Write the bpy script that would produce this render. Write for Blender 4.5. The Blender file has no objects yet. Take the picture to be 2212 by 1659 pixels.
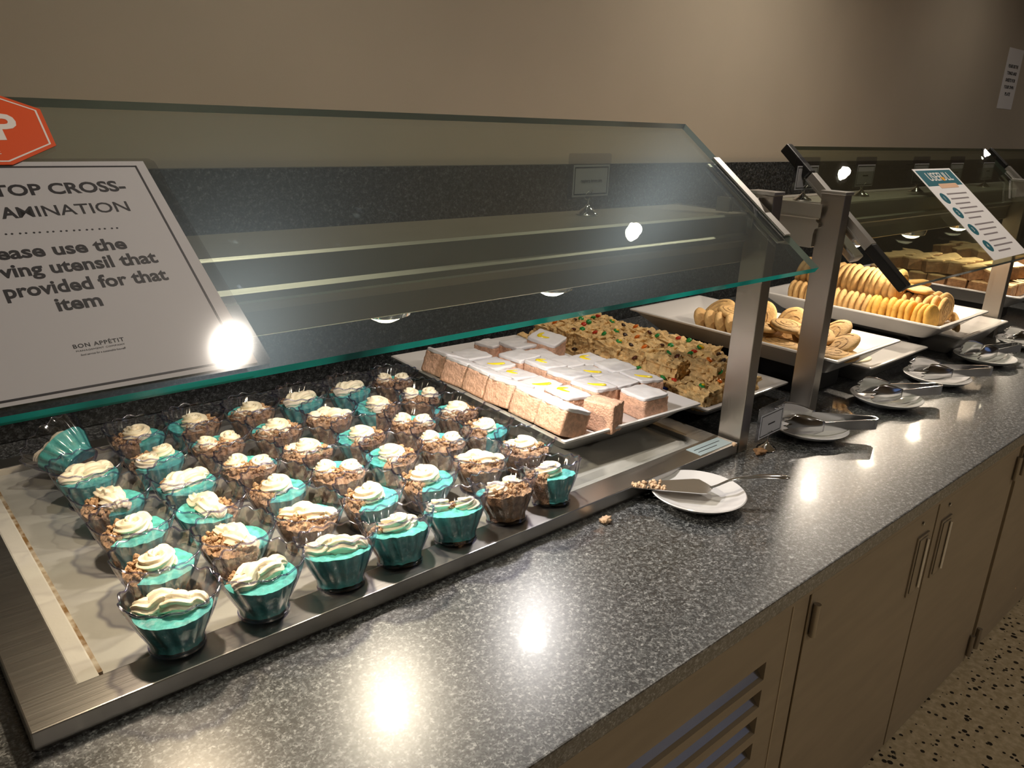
import bpy, bmesh, math, random
from mathutils import Vector, Matrix, noise
PI = math.pi
C = bpy.context.scene.collection
S = bpy.context.scene
rnd = random.Random(7)
# ------------------------------------------------------------------ camera, world, exposure
ZC = 1.40                                   # eye height; every z below that starts from the eye uses Z()
def Z(z): return ZC + z
cam_d = bpy.data.cameras.new('camera'); cam = bpy.data.objects.new('camera', cam_d); C.objects.link(cam)
yaw, pitch, roll = math.radians(42.18), math.radians(-18.675), math.radians(2.25)
f_ = Vector((math.cos(pitch)*math.sin(yaw), math.cos(pitch)*math.cos(yaw), math.sin(pitch)))
r0 = Vector((math.cos(yaw), -math.sin(yaw), 0)); u0 = r0.cross(f_)
r_ = math.cos(roll)*r0 + math.sin(roll)*u0; u_ = -math.sin(roll)*r0 + math.cos(roll)*u0
cam.matrix_world = Matrix(((r_.x, u_.x, -f_.x, 0), (r_.y, u_.y, -f_.y, 0), (r_.z, u_.z, -f_.z, ZC), (0, 0, 0, 1)))
cam_d.sensor_width = 36; cam_d.lens = 1700/2212*36; cam_d.clip_start = .02
S.camera = cam
w = bpy.data.worlds.new('world'); S.world = w; w.use_nodes = True
w.node_tree.nodes['Background'].inputs[0].default_value = (.30, .25, .19, 1)
w.node_tree.nodes['Background'].inputs[1].default_value = .30
S.view_settings.view_transform = 'Standard'; S.view_settings.look = 'None'
S.view_settings.gamma = 1; S.view_settings.use_curve_mapping = False
S.view_settings.exposure = 0.0
S.cycles.max_bounces = 12; S.cycles.transparent_max_bounces = 32; S.cycles.sample_clamp_indirect = 4
S.cycles.caustics_reflective = False; S.cycles.caustics_refractive = False
WARM, NEUT = (1, .80, .56), (1, .93, .86)
CEIL_LAMPS = [(.68, .62, 26), (2.15, .80, 40), (3.76, .86, 9), (-1.2, .9, 10), (5.6, .95, 12),
              (.4, -1.1, 30), (2.6, -1.1, 32), (4.8, -1.1, 24), (1.2, -3.2, 22), (3.8, -3.2, 20)]  # this row: unseen downlights added over the room as fill
SHELF_LAMPS = [(.23, WARM, 3.9), (.515, (1, .87, .68), 5.4), (.80, (1, .94, .90), 3.6),
               (1.72, (1, .86, .70), 3.6), (2.03, (1, .84, .66), 2.9), (2.33, (1, .83, .64), 2.9), (2.80, (1, .84, .66), 5)]
# ------------------------------------------------------------------ helpers
def thing(name, label, cat, loc=(0, 0, 0), rotz=0, group=None):
    o = bpy.data.objects.new(name, None); C.objects.link(o); o.empty_display_size = .02
    o.location = loc; o.rotation_euler = (0, 0, rotz); o['label'] = label; o['category'] = cat
    if group: o['group'] = group
    return o
def tag(o, label, cat, group=None, kind=None):
    o['label'] = label; o['category'] = cat
    if group: o['group'] = group
    if kind: o['kind'] = kind
    return o
class MB:
    def __init__(s): s.v = []; s.f = []; s.m = []
    def add(s, vs, fs, mi=0, M=None):
        b = len(s.v); s.v += [tuple(M @ Vector(p)) for p in vs] if M else [tuple(p) for p in vs]
        s.f += [tuple(i+b for i in f) for f in fs]; s.m += [mi]*len(fs); return s
    def box(s, x0, x1, y0, y1, z0, z1, mi=0, M=None):
        return s.add([(x0, y0, z0), (x1, y0, z0), (x1, y1, z0), (x0, y1, z0), (x0, y0, z1), (x1, y0, z1), (x1, y1, z1), (x0, y1, z1)],
                     [(0, 3, 2, 1), (4, 5, 6, 7), (0, 1, 5, 4), (1, 2, 6, 5), (2, 3, 7, 6), (3, 0, 4, 7)], mi, M)
    def lathe(s, prof, seg=32, fn=None, mi=0, M=None):       # prof [(r,z)] bottom->top outside; fn(r,z,a)->(r,z)
        vs = []; n = len(prof)
        for (r, z) in prof:
            for k in range(seg):
                a = 2*PI*k/seg; rr, zz = fn(r, z, a) if fn else (r, z)
                vs.append((rr*math.cos(a), rr*math.sin(a), zz))
        fs = [(i*seg+k, i*seg+(k+1) % seg, (i+1)*seg+(k+1) % seg, (i+1)*seg+k) for i in range(n-1) for k in range(seg)]
        return s.add(vs, fs, mi, M)
    def cap(s, r, z, seg=32, up=True, mi=0, M=None):
        vs = [(r*math.cos(2*PI*k/seg), r*math.sin(2*PI*k/seg), z) for k in range(seg)]
        return s.add(vs, [tuple(range(seg)) if up else tuple(reversed(range(seg)))], mi, M)
    def sweep(s, path, rad, lobes=0, amp=0, twist=0, seg=12, mi=0, M=None, flat=1):
        P = [Vector(p) for p in path]; n = len(P); vs = []; up = Vector((0, 0, 1)); prev = None
        for i, p in enumerate(P):
            t = (P[min(i+1, n-1)] - P[max(i-1, 0)]).normalized()
            if prev is None:
                a = t.cross(up); a = t.cross(Vector((0, 1, 0))) if a.length < .1 else a
                prev = a.normalized()
            a = (prev - t*prev.dot(t)).normalized(); prev = a; b = t.cross(a)
            r = rad(i/(n-1)) if callable(rad) else rad
            for k in range(seg):
                q = 2*PI*k/seg; rr = r*(1 + amp*math.cos(lobes*q + twist*i/(n-1)))
                vs.append(p + a*rr*math.cos(q) + b*rr*math.sin(q)*flat)
        fs = [(i*seg+k, i*seg+(k+1) % seg, (i+1)*seg+(k+1) % seg, (i+1)*seg+k) for i in range(n-1) for k in range(seg)]
        fs += [tuple(reversed(range(seg))), tuple(range((n-1)*seg, n*seg))]
        return s.add(vs, fs, mi, M)
    def build(s, name, mats, parent=None, smooth=False, bevel=0, seg=2, angle=40, weld=False):
        me = bpy.data.meshes.new(name); me.from_pydata(s.v, [], s.f)
        for m in (mats if isinstance(mats, (list, tuple)) else [mats]): me.materials.append(m)
        me.polygons.foreach_set('material_index', s.m)
        if bevel or weld:
            bm = bmesh.new(); bm.from_mesh(me)
            if weld: bmesh.ops.remove_doubles(bm, verts=bm.verts, dist=1e-5)
            if bevel: bmesh.ops.bevel(bm, geom=[e for e in bm.edges if len(e.link_faces) == 2 and e.calc_face_angle() > .6], offset=bevel, segments=seg, profile=.6, affect='EDGES')
            bm.to_mesh(me); bm.free()
        if smooth:
            me.polygons.foreach_set('use_smooth', [True]*len(me.polygons))
            if angle < 180: me.set_sharp_from_angle(angle=math.radians(angle))
        me.update()
        o = bpy.data.objects.new(name, me); C.objects.link(o)
        if parent: o.parent = parent
        return o
def copy_tree(o, parent=None):
    c = o.copy(); C.objects.link(c); c.parent = parent
    for ch in list(o.children): copy_tree(ch, c)
    return c
def T(x, y, z): return Matrix.Translation((x, y, z))
def RX(a): return Matrix.Rotation(a, 4, 'X')
def RY(a): return Matrix.Rotation(a, 4, 'Y')
def RZ(a): return Matrix.Rotation(a, 4, 'Z')
# ------------------------------------------------------------------ materials
def mat(name): m = bpy.data.materials.new(name); m.use_nodes = True; return m, m.node_tree.nodes, m.node_tree.links
def pr(name, col, rough=.5, metal=0, spec=.5, coat=0, coatr=.1, sss=0, bump=0, bscale=200, var=0, vscale=40, emit=None, es=0, trans=0, detail=3, stretch=None, tcol=None):
    m, N, L = mat(name); b = N['Principled BSDF']
    b.inputs['Base Color'].default_value = (*col, 1); b.inputs['Roughness'].default_value = rough
    b.inputs['Metallic'].default_value = metal; b.inputs['Specular IOR Level'].default_value = spec
    b.inputs['Coat Weight'].default_value = coat; b.inputs['Coat Roughness'].default_value = coatr
    b.inputs['Transmission Weight'].default_value = trans
    if sss: b.inputs['Subsurface Weight'].default_value = sss; b.inputs['Subsurface Radius'].default_value = (.006, .004, .003); b.inputs['Subsurface Scale'].default_value = .5
    if emit: b.inputs['Emission Color'].default_value = (*emit, 1); b.inputs['Emission Strength'].default_value = es
    tc = N.new('ShaderNodeTexCoord'); mp = N.new('ShaderNodeMapping'); L.new(tc.outputs['Object'], mp.inputs[0])
    if stretch: mp.inputs['Scale'].default_value = stretch
    if bump:
        n = N.new('ShaderNodeTexNoise'); n.inputs['Scale'].default_value = bscale; n.inputs['Detail'].default_value = detail
        L.new(mp.outputs[0], n.inputs['Vector']); bp = N.new('ShaderNodeBump'); bp.inputs['Strength'].default_value = bump; bp.inputs['Distance'].default_value = .002
        L.new(n.outputs[0], bp.inputs['Height']); L.new(bp.outputs[0], b.inputs['Normal'])
    if var:
        n = N.new('ShaderNodeTexNoise'); n.inputs['Scale'].default_value = vscale; n.inputs['Detail'].default_value = 4
        L.new(mp.outputs[0], n.inputs['Vector']); r = N.new('ShaderNodeValToRGB'); L.new(n.outputs[0], r.inputs[0])
        c2 = tcol or tuple(min(1, c*(1+var)) for c in col)
        r.color_ramp.elements[0].position = .35; r.color_ramp.elements[1].position = .65
        r.color_ramp.elements[0].color = (*[c*(1-var) for c in col], 1) if not tcol else (*col, 1); r.color_ramp.elements[1].color = (*c2, 1)
        L.new(r.outputs[0], b.inputs['Base Color'])
    return m
def granite(name, dk, md, lt, rough, coat, scale=1):
    m, N, L = mat(name); b = N['Principled BSDF']
    tc = N.new('ShaderNodeTexCoord')
    nz = N.new('ShaderNodeTexNoise'); nz.inputs['Scale'].default_value = 260*scale; nz.inputs['Detail'].default_value = 2; L.new(tc.outputs['Object'], nz.inputs[0])
    ms = N.new('ShaderNodeVectorMath'); ms.operation = 'MULTIPLY_ADD'; ms.inputs[1].default_value = (.004/scale,)*3; L.new(nz.outputs['Color'], ms.inputs[0]); L.new(tc.outputs['Object'], ms.inputs[2])
    v = N.new('ShaderNodeTexVoronoi'); v.inputs['Scale'].default_value = 520*scale; L.new(ms.outputs[0], v.inputs[0])
    sp = N.new('ShaderNodeSeparateColor'); L.new(v.outputs['Color'], sp.inputs[0])
    n3 = N.new('ShaderNodeTexNoise'); n3.inputs['Scale'].default_value = 150*scale; n3.inputs['Detail'].default_value = 3; L.new(tc.outputs['Object'], n3.inputs[0])
    ad = N.new('ShaderNodeMath'); ad.operation = 'MULTIPLY_ADD'; ad.inputs[1].default_value = 1.1; L.new(n3.outputs[0], ad.inputs[0]); 
    ml = N.new('ShaderNodeMath'); ml.operation = 'MULTIPLY_ADD'; ml.inputs[1].default_value = .55; ml.inputs[2].default_value = -.33; L.new(sp.outputs[0], ml.inputs[0]); L.new(ml.outputs[0], ad.inputs[2])
    r1 = N.new('ShaderNodeValToRGB'); L.new(ad.outputs[0], r1.inputs[0])
    e = r1.color_ramp.elements; e[0].position = .30; e[0].color = (*dk, 1); e[1].position = .78; e[1].color = (*lt, 1)
    k = e.new(.46); k.color = (*md, 1); k = e.new(.60); k.color = (*[a*1.7 for a in md], 1)
    k = e.new(.90); k.color = (*[min(1, a*1.7) for a in lt], 1)
    L.new(r1.outputs[0], b.inputs['Base Color'])
    b.inputs['Roughness'].default_value = rough; b.inputs['Coat Weight'].default_value = coat
    b.inputs['Coat Roughness'].default_value = .37; b.inputs['Coat IOR'].default_value = 1.8 if coat > .9 else 1.5; b.inputs['Specular IOR Level'].default_value = .4
    return m
def steel(name, col=(.52, .50, .47), rough=.34, dirx=1, bump=.06):
    m, N, L = mat(name); b = N['Principled BSDF']; b.inputs['Metallic'].default_value = 1
    tc = N.new('ShaderNodeTexCoord'); mp = N.new('ShaderNodeMapping'); L.new(tc.outputs['Object'], mp.inputs[0])
    mp.inputs['Scale'].default_value = (4, 900, 900) if dirx == 1 else (900, 900, 4) if dirx == 3 else (900, 4, 900)
    n = N.new('ShaderNodeTexNoise'); n.inputs['Scale'].default_value = 1; n.inputs['Detail'].default_value = 2; L.new(mp.outputs[0], n.inputs[0])
    r = N.new('ShaderNodeMapRange'); L.new(n.outputs[0], r.inputs[0]); r.inputs[3].default_value = rough*.75; r.inputs[4].default_value = rough*1.3
    n2 = N.new('ShaderNodeTexNoise'); n2.inputs['Scale'].default_value = 14; n2.inputs['Detail'].default_value = 4; L.new(tc.outputs['Object'], n2.inputs[0])
    mx = N.new('ShaderNodeMixRGB'); mx.inputs[1].default_value = (*[c*.82 for c in col], 1); mx.inputs[2].default_value = (*col, 1); L.new(n2.outputs[0], mx.inputs[0])
    L.new(mx.outputs[0], b.inputs['Base Color']); L.new(r.outputs[0], b.inputs['Roughness'])
    bp = N.new('ShaderNodeBump'); bp.inputs['Strength'].default_value = bump; bp.inputs['Distance'].default_value = .001; L.new(n.outputs[0], bp.inputs['Height']); L.new(bp.outputs[0], b.inputs['Normal'])
    return m
def clear(name, tint, edge, refl=1.0, rough=.02, ior=1.45, pw=.5, smudge_glare=None):
    """thin clear sheet: tinted see-through plus a Fresnel reflection; edge = tint at grazing angles"""
    m, N, L = mat(name); N.remove(N['Principled BSDF']); out = N['Material Output']
    lw = N.new('ShaderNodeLayerWeight'); lw.inputs[0].default_value = pw
    mc = N.new('ShaderNodeMixRGB'); mc.inputs[1].default_value = (*tint, 1); mc.inputs[2].default_value = (*edge, 1); L.new(lw.outputs['Facing'], mc.inputs[0])
    t = N.new('ShaderNodeBsdfTransparent'); L.new(mc.outputs[0], t.inputs[0])
    g = N.new('ShaderNodeBsdfGlossy'); g.inputs['Roughness'].default_value = rough; g.inputs[0].default_value = (refl, refl, refl, 1)
    l2 = N.new('ShaderNodeLayerWeight'); l2.inputs[0].default_value = .5; f0 = ((ior-1)/(ior+1))**2
    p5 = N.new('ShaderNodeMath'); p5.operation = 'POWER'; p5.inputs[1].default_value = 5; L.new(l2.outputs['Facing'], p5.inputs[0])
    fr = N.new('ShaderNodeMath'); fr.operation = 'MULTIPLY_ADD'; fr.inputs[1].default_value = 1-f0; fr.inputs[2].default_value = f0; L.new(p5.outputs[0], fr.inputs[0])
    mx = N.new('ShaderNodeMixShader'); L.new(fr.outputs[0], mx.inputs[0]); L.new(t.outputs[0], mx.inputs[1]); L.new(g.outputs[0], mx.inputs[2])
    last = mx
    if smudge_glare: last = smudge_glare(m, N, L, mx)
    L.new(last.outputs[0], out.inputs[0]); return m
def guard_smudge_glare(cx, cy, cz):
    """wiping scratches and dried spots, plus lamp glare painted in as bluish haze"""
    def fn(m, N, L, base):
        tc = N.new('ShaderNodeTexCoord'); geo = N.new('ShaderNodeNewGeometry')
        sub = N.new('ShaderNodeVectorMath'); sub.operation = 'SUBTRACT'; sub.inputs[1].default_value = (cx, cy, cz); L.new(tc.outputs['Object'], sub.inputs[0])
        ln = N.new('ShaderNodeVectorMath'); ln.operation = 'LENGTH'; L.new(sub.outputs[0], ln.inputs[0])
        # ring shaped wiping strokes, masked to the painted glare patch
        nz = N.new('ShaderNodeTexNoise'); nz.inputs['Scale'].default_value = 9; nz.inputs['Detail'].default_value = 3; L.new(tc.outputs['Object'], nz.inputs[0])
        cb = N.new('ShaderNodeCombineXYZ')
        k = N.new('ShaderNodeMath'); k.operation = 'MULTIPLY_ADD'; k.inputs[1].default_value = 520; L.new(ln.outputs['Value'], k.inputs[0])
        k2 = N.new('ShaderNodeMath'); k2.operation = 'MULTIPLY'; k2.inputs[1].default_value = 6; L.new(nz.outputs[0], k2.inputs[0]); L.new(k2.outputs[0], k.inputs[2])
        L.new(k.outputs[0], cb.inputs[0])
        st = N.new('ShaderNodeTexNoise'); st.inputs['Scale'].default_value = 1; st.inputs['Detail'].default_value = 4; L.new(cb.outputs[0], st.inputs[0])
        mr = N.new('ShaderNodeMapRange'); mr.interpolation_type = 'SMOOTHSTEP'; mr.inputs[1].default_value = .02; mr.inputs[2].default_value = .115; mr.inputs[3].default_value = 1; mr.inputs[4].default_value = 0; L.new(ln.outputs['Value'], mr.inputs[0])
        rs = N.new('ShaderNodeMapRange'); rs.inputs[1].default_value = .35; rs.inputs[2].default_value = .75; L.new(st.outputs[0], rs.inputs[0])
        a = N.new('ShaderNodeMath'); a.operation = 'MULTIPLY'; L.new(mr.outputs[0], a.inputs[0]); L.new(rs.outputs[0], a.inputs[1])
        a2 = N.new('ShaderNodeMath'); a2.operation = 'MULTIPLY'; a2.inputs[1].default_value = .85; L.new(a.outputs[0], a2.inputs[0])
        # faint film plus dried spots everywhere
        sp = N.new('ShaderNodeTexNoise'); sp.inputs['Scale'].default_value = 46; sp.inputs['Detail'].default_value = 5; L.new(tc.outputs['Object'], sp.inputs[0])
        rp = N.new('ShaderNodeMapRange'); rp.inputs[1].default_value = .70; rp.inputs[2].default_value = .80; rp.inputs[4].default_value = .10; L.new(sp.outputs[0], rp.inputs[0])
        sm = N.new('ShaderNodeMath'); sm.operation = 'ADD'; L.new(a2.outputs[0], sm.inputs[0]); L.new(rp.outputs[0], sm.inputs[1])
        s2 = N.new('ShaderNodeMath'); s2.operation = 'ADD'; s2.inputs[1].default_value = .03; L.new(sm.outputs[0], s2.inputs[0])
        g = N.new('ShaderNodeBsdfGlossy'); g.inputs['Roughness'].default_value = .33; g.inputs[0].default_value = (.62, .80, 1, 1)  # bluish tint paints the lamp glare into the haze
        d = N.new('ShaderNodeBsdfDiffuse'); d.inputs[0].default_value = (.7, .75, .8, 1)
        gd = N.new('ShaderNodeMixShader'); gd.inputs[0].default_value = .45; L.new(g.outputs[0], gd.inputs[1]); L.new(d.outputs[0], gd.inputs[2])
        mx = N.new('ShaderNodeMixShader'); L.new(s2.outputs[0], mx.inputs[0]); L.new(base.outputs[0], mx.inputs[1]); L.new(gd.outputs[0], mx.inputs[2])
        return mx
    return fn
M = {}
M['counter'] = granite('counter_granite', (.006, .007, .008), (.048, .052, .055), (.21, .22, .225), .055, 1)
M['splash'] = granite('splash_granite', (.005, .006, .006), (.022, .024, .025), (.085, .09, .092), .30, .3, .8)
M['wall'] = pr('wall_paint', (.435, .375, .29), .75, bump=.05, bscale=300, var=.03, vscale=3)
M['ceil'] = pr('ceiling_paint', (.60, .56, .50), .9)
M['dimwall'] = pr('room_paint', (.32, .27, .21), .9)
M['steel'] = steel('brushed_steel'); M['steelz'] = steel('brushed_steel_post', (.48, .44, .39), .34, 3); M['steely'] = steel('brushed_steel_depth', (.60, .58, .55), .38, 2)
M['housing'] = steel('satin_housing', (.50, .48, .43), .42, 1, .03)
M['chrome'] = pr('chrome', (.75, .75, .76), .08, 1)
M['tongs'] = pr('utensil_steel', (.60, .60, .61), .16, 1)
M['plate_steel'] = pr('frosted_plate', (.42, .42, .39), .42, .25, bump=.25, bscale=60, var=.10, vscale=9, detail=6)
M['seal'] = pr('sealant', (.46, .45, .41), .5, bump=.2, bscale=80)
M['rust'] = pr('stained_sealant', (.16, .09, .03), .6, var=.5, vscale=70, tcol=(.42, .38, .30))
M['cab'] = pr('cabinet_laminate', (.36, .29, .20), .42, spec=.4, bump=.03, bscale=500, var=.06, vscale=5, stretch=(1, 1, 6))
M['cabedge'] = pr('cabinet_edge', (.50, .40, .27), .4)
M['dark'] = pr('dark_gap', (.012, .010, .008), .6)
M['black'] = pr('black_rubber', (.006, .006, .006), .35)
M['riser'] = pr('black_riser', (.012, .012, .013), .3)
M['china'] = pr('white_china', (.78, .77, .78), .16, spec=.5, coat=.3, coatr=.05)
M['melamine'] = pr('white_melamine', (.64, .62, .60), .22, spec=.5)
M['paper'] = pr('paper', (.80, .78, .78), .5, spec=.4)
M['card'] = pr('card_paper', (.86, .88, .95), .6)
M['ink'] = pr('ink', (.015, .014, .02), .5)
M['red'] = pr('orange_red_vinyl', (.72, .09, .02), .35)
M['white'] = pr('white_print', (.80, .74, .70), .4)
M['tealprint'] = pr('teal_print', (.02, .13, .17), .4)
M['peach'] = pr('peach_print', (.70, .45, .30), .5); M['orange'] = pr('orange_print', (.75, .35, .04), .5)
M['mousse'] = pr('teal_mousse', (.13, .60, .55), .45, sss=.15, bump=.35, bscale=300, var=.22, vscale=90)
M['cream'] = pr('whipped_cream', (.86, .78, .60), .5, sss=.2, bump=.1, bscale=400)
M['crumb'] = pr('brown_crumb', (.50, .31, .17), .8, bump=.9, bscale=500, var=.35, vscale=160)
M['cake'] = pr('pink_cake', (.66, .40, .27), .8, bump=.9, bscale=260, var=.18, vscale=120)
M['frost'] = pr('white_frosting', (.74, .72, .72), .45, sss=.1, bump=.25, bscale=70, var=.03, vscale=50)
M['lemon'] = pr('lemon_drizzle', (.85, .66, .03), .25)
M['bar'] = pr('cookie_bar', (.68, .46, .20), .75, bump=.9, bscale=170, var=.25, vscale=70)
M['choc'] = pr('dark_chocolate', (.03, .012, .006), .3)
M['cookie'] = pr('pale_cookie', (.60, .37, .14), .75, bump=.5, bscale=220, var=.14, vscale=60)
M['cookie2'] = pr('golden_cookie', (.66, .37, .07), .7, bump=.5, bscale=240, var=.12, vscale=70)
M['swirlc'] = pr('cookie_swirl', (.42, .25, .10), .75, bump=.6, bscale=240, var=.2, vscale=90)
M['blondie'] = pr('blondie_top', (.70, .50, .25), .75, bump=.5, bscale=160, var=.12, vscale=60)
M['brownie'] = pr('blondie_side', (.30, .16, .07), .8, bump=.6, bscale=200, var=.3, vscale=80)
M['crumbs'] = pr('cake_crumbs', (.75, .52, .34), .8, bump=.5, bscale=300)
M['tile'] = pr('sticker', (.45, .56, .60), .4)
for n, c in (('green', (.02, .25, .05)), ('redc', (.5, .03, .01)), ('blue', (.02, .04, .30)), ('yellow', (.75, .50, .02)), ('orangec', (.7, .16, .01)), ('brownc', (.08, .02, .01))): M[n] = pr('candy_'+n, c, .25)
M['glass'] = clear('guard_glass', (.87, .89, .85), (.72, .76, .70), 1, .0, 1.5, .35, guard_smudge_glare(.30, .695, Z(-.105)))
M['glass2'] = clear('guard_glass_far', (.85, .87, .81), (.70, .74, .66), 1, .0, 1.5, .35)
def edge_mat():
    m, N, L = mat('guard_glass_edge'); b = N['Principled BSDF']; out = N['Material Output']
    tc = N.new('ShaderNodeTexCoord'); n = N.new('ShaderNodeTexNoise'); n.inputs['Scale'].default_value = 7; n.inputs['Detail'].default_value = 3
    mp = N.new('ShaderNodeMapping'); mp.inputs['Scale'].default_value = (1, .1, .1); L.new(tc.outputs['Object'], mp.inputs[0]); L.new(mp.outputs[0], n.inputs[0])
    r = N.new('ShaderNodeValToRGB'); r.color_ramp.elements[0].position = .35; r.color_ramp.elements[0].color = (.003, .10, .10, 1); r.color_ramp.elements[1].position = .65; r.color_ramp.elements[1].color = (.02, .80, .74, 1)
    L.new(n.outputs[0], r.inputs[0]); L.new(r.outputs[0], b.inputs['Base Color']); b.inputs['Roughness'].default_value = .08
    t = N.new('ShaderNodeBsdfTranslucent'); L.new(r.outputs[0], t.inputs[0])
    mx = N.new('ShaderNodeMixShader'); mx.inputs[0].default_value = .6; L.new(b.outputs[0], mx.inputs[1]); L.new(t.outputs[0], mx.inputs[2]); L.new(mx.outputs[0], out.inputs[0])
    return m
M['edge'] = edge_mat(); M['edge3'] = pr('guard_glass_dark_edge', (.02, .05, .045), .12); M['edge2'] = pr('guard_glass_ground_edge', (.34, .42, .38), .15)
M['cup'] = clear('clear_plastic', (.97, .97, .985), (.56, .56, .68), 1, .09, 2.0, .62)
M['cuprim'] = clear('clear_plastic_rim', (.74, .74, .86), (.42, .42, .60), 1, .10, 2.2, .5)
M['film'] = clear('clear_film', (.95, .95, .965), (.7, .7, .75), 1, .12, 1.5, .5)
M['laminate'] = clear('laminate_film', (.96, .96, .96), (.82, .82, .84), 1, .07, 1.5, .5)
def emis(name, col, s):
    m, N, L = mat(name); b = N['Principled BSDF']; b.inputs['Base Color'].default_value = (*col, 1)
    b.inputs['Emission Color'].default_value = (*col, 1); b.inputs['Emission Strength'].default_value = s; return m
M['lens_w'] = emis('lit_lens_warm', (1, .88, .62), 9); M['lens_n'] = emis('lit_lens_neutral', (1, .96, .88), 9); M['lens_c'] = emis('lit_downlight', (1, .95, .88), 40)
M['dusk'] = emis('dusk_window', (.25, .38, .75), .5)
def terrazzo():
    m, N, L = mat('terrazzo'); b = N['Principled BSDF']; tc = N.new('ShaderNodeTexCoord')
    v = N.new('ShaderNodeTexVoronoi'); v.inputs['Scale'].default_value = 60; v.inputs['Randomness'].default_value = 1; L.new(tc.outputs['Object'], v.inputs[0])
    wv = N.new('ShaderNodeTexWhiteNoise'); L.new(v.outputs['Position'], wv.inputs[0])
    th = N.new('ShaderNodeMapRange'); L.new(wv.outputs['Value'], th.inputs[0]); th.inputs[3].default_value = -.04; th.inputs[4].default_value = .42
    lt = N.new('ShaderNodeMath'); lt.operation = 'LESS_THAN'; L.new(v.outputs['Distance'], lt.inputs[0]); L.new(th.outputs[0], lt.inputs[1])
    n = N.new('ShaderNodeTexNoise'); n.inputs['Scale'].default_value = 60; L.new(tc.outputs['Object'], n.inputs[0])
    r = N.new('ShaderNodeValToRGB'); r.color_ramp.elements[0].position = .4; r.color_ramp.elements[0].color = (.42, .34, .21, 1); r.color_ramp.elements[1].position = .7; r.color_ramp.elements[1].color = (.60, .50, .34, 1); L.new(n.outputs[0], r.inputs[0])
    mx = N.new('ShaderNodeMixRGB'); L.new(lt.outputs[0], mx.inputs[0]); L.new(r.outputs[0], mx.inputs[1]); mx.inputs[2].default_value = (.012, .010, .008, 1)
    L.new(mx.outputs[0], b.inputs['Base Color']); b.inputs['Roughness'].default_value = .35; return m
M['terrazzo'] = terrazzo()
# ------------------------------------------------------------------ text
def text(name, body, size, m, parent, M4, align='LEFT', bold=0, sx=1, sy=1, width=None, spacing=1, label=None, shear=0):
    cu = bpy.data.curves.new(name, 'FONT'); cu.body = body; cu.size = size; cu.align_x = align; cu.offset = bold; cu.extrude = .00008
    cu.space_character = spacing; cu.resolution_u = 3; cu.shear = shear
    o = bpy.data.objects.new(name, cu); C.objects.link(o); bpy.context.view_layer.update()
    me = bpy.data.meshes.new_from_object(o.evaluated_get(bpy.context.evaluated_depsgraph_get()))
    bpy.data.objects.remove(o); bpy.data.curves.remove(cu)
    if width and me.vertices:
        xs = [v.co.x for v in me.vertices]; k = width/(max(xs)-min(xs)); sx = k
    for v in me.vertices: v.co.x *= sx; v.co.y *= sy
    me.materials.clear(); me.materials.append(m); me.name = name
    o = bpy.data.objects.new(name, me); C.objects.link(o); o.parent = parent; o.matrix_local = M4
    if label: o['label'] = label
    return o
# ------------------------------------------------------------------ room shell
def struct(o): o['kind'] = 'structure'; return o
XL, XR, YF, YB, ZT = -3.0, 7.5, -4.6, 1.46, 2.40
struct(MB().box(XL, XR, YF, YB+.1, -.1, 0).build('floor', M['terrazzo']))
struct(MB().box(XL, XR, YF, YB+.1, ZT, ZT+.1).build('ceiling', M['ceil']))
struct(MB().box(XL, XR, YB, YB+.1, 0, ZT).build('wall_back', M['wall']))
struct(MB().box(XL-.1, XL, YF, YB+.1, 0, ZT).build('wall_left', M['dimwall']))
struct(MB().box(XR, XR+.1, YF, YB+.1, 0, ZT).build('wall_right', M['dimwall']))
wf = MB(); wf.box(XL, 4.2, YF-.1, YF, 0, ZT).box(6.6, XR, YF-.1, YF, 0, ZT).box(4.2, 6.6, YF-.1, YF, 0, .9).box(4.2, 6.6, YF-.1, YF, 2.1, ZT)
struct(wf.build('wall_front', M['dimwall']))
struct(MB().box(4.2, 6.6, YF-.09, YF-.07, .9, 2.1).build('window_1', M['dusk']))
mu = MB()
for x in (4.2, 4.98, 5.78, 6.56): mu.box(x, x+.05, YF-.05, YF, .9, 2.1)
struct(mu.build('trim_1', M['dark']))
# granite upstand and its narrow top ledge
struct(MB().box(XL, XR, YB-.02, YB, .86, Z(-.1055)).build('trim_2', M['splash'], bevel=.001))
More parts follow.
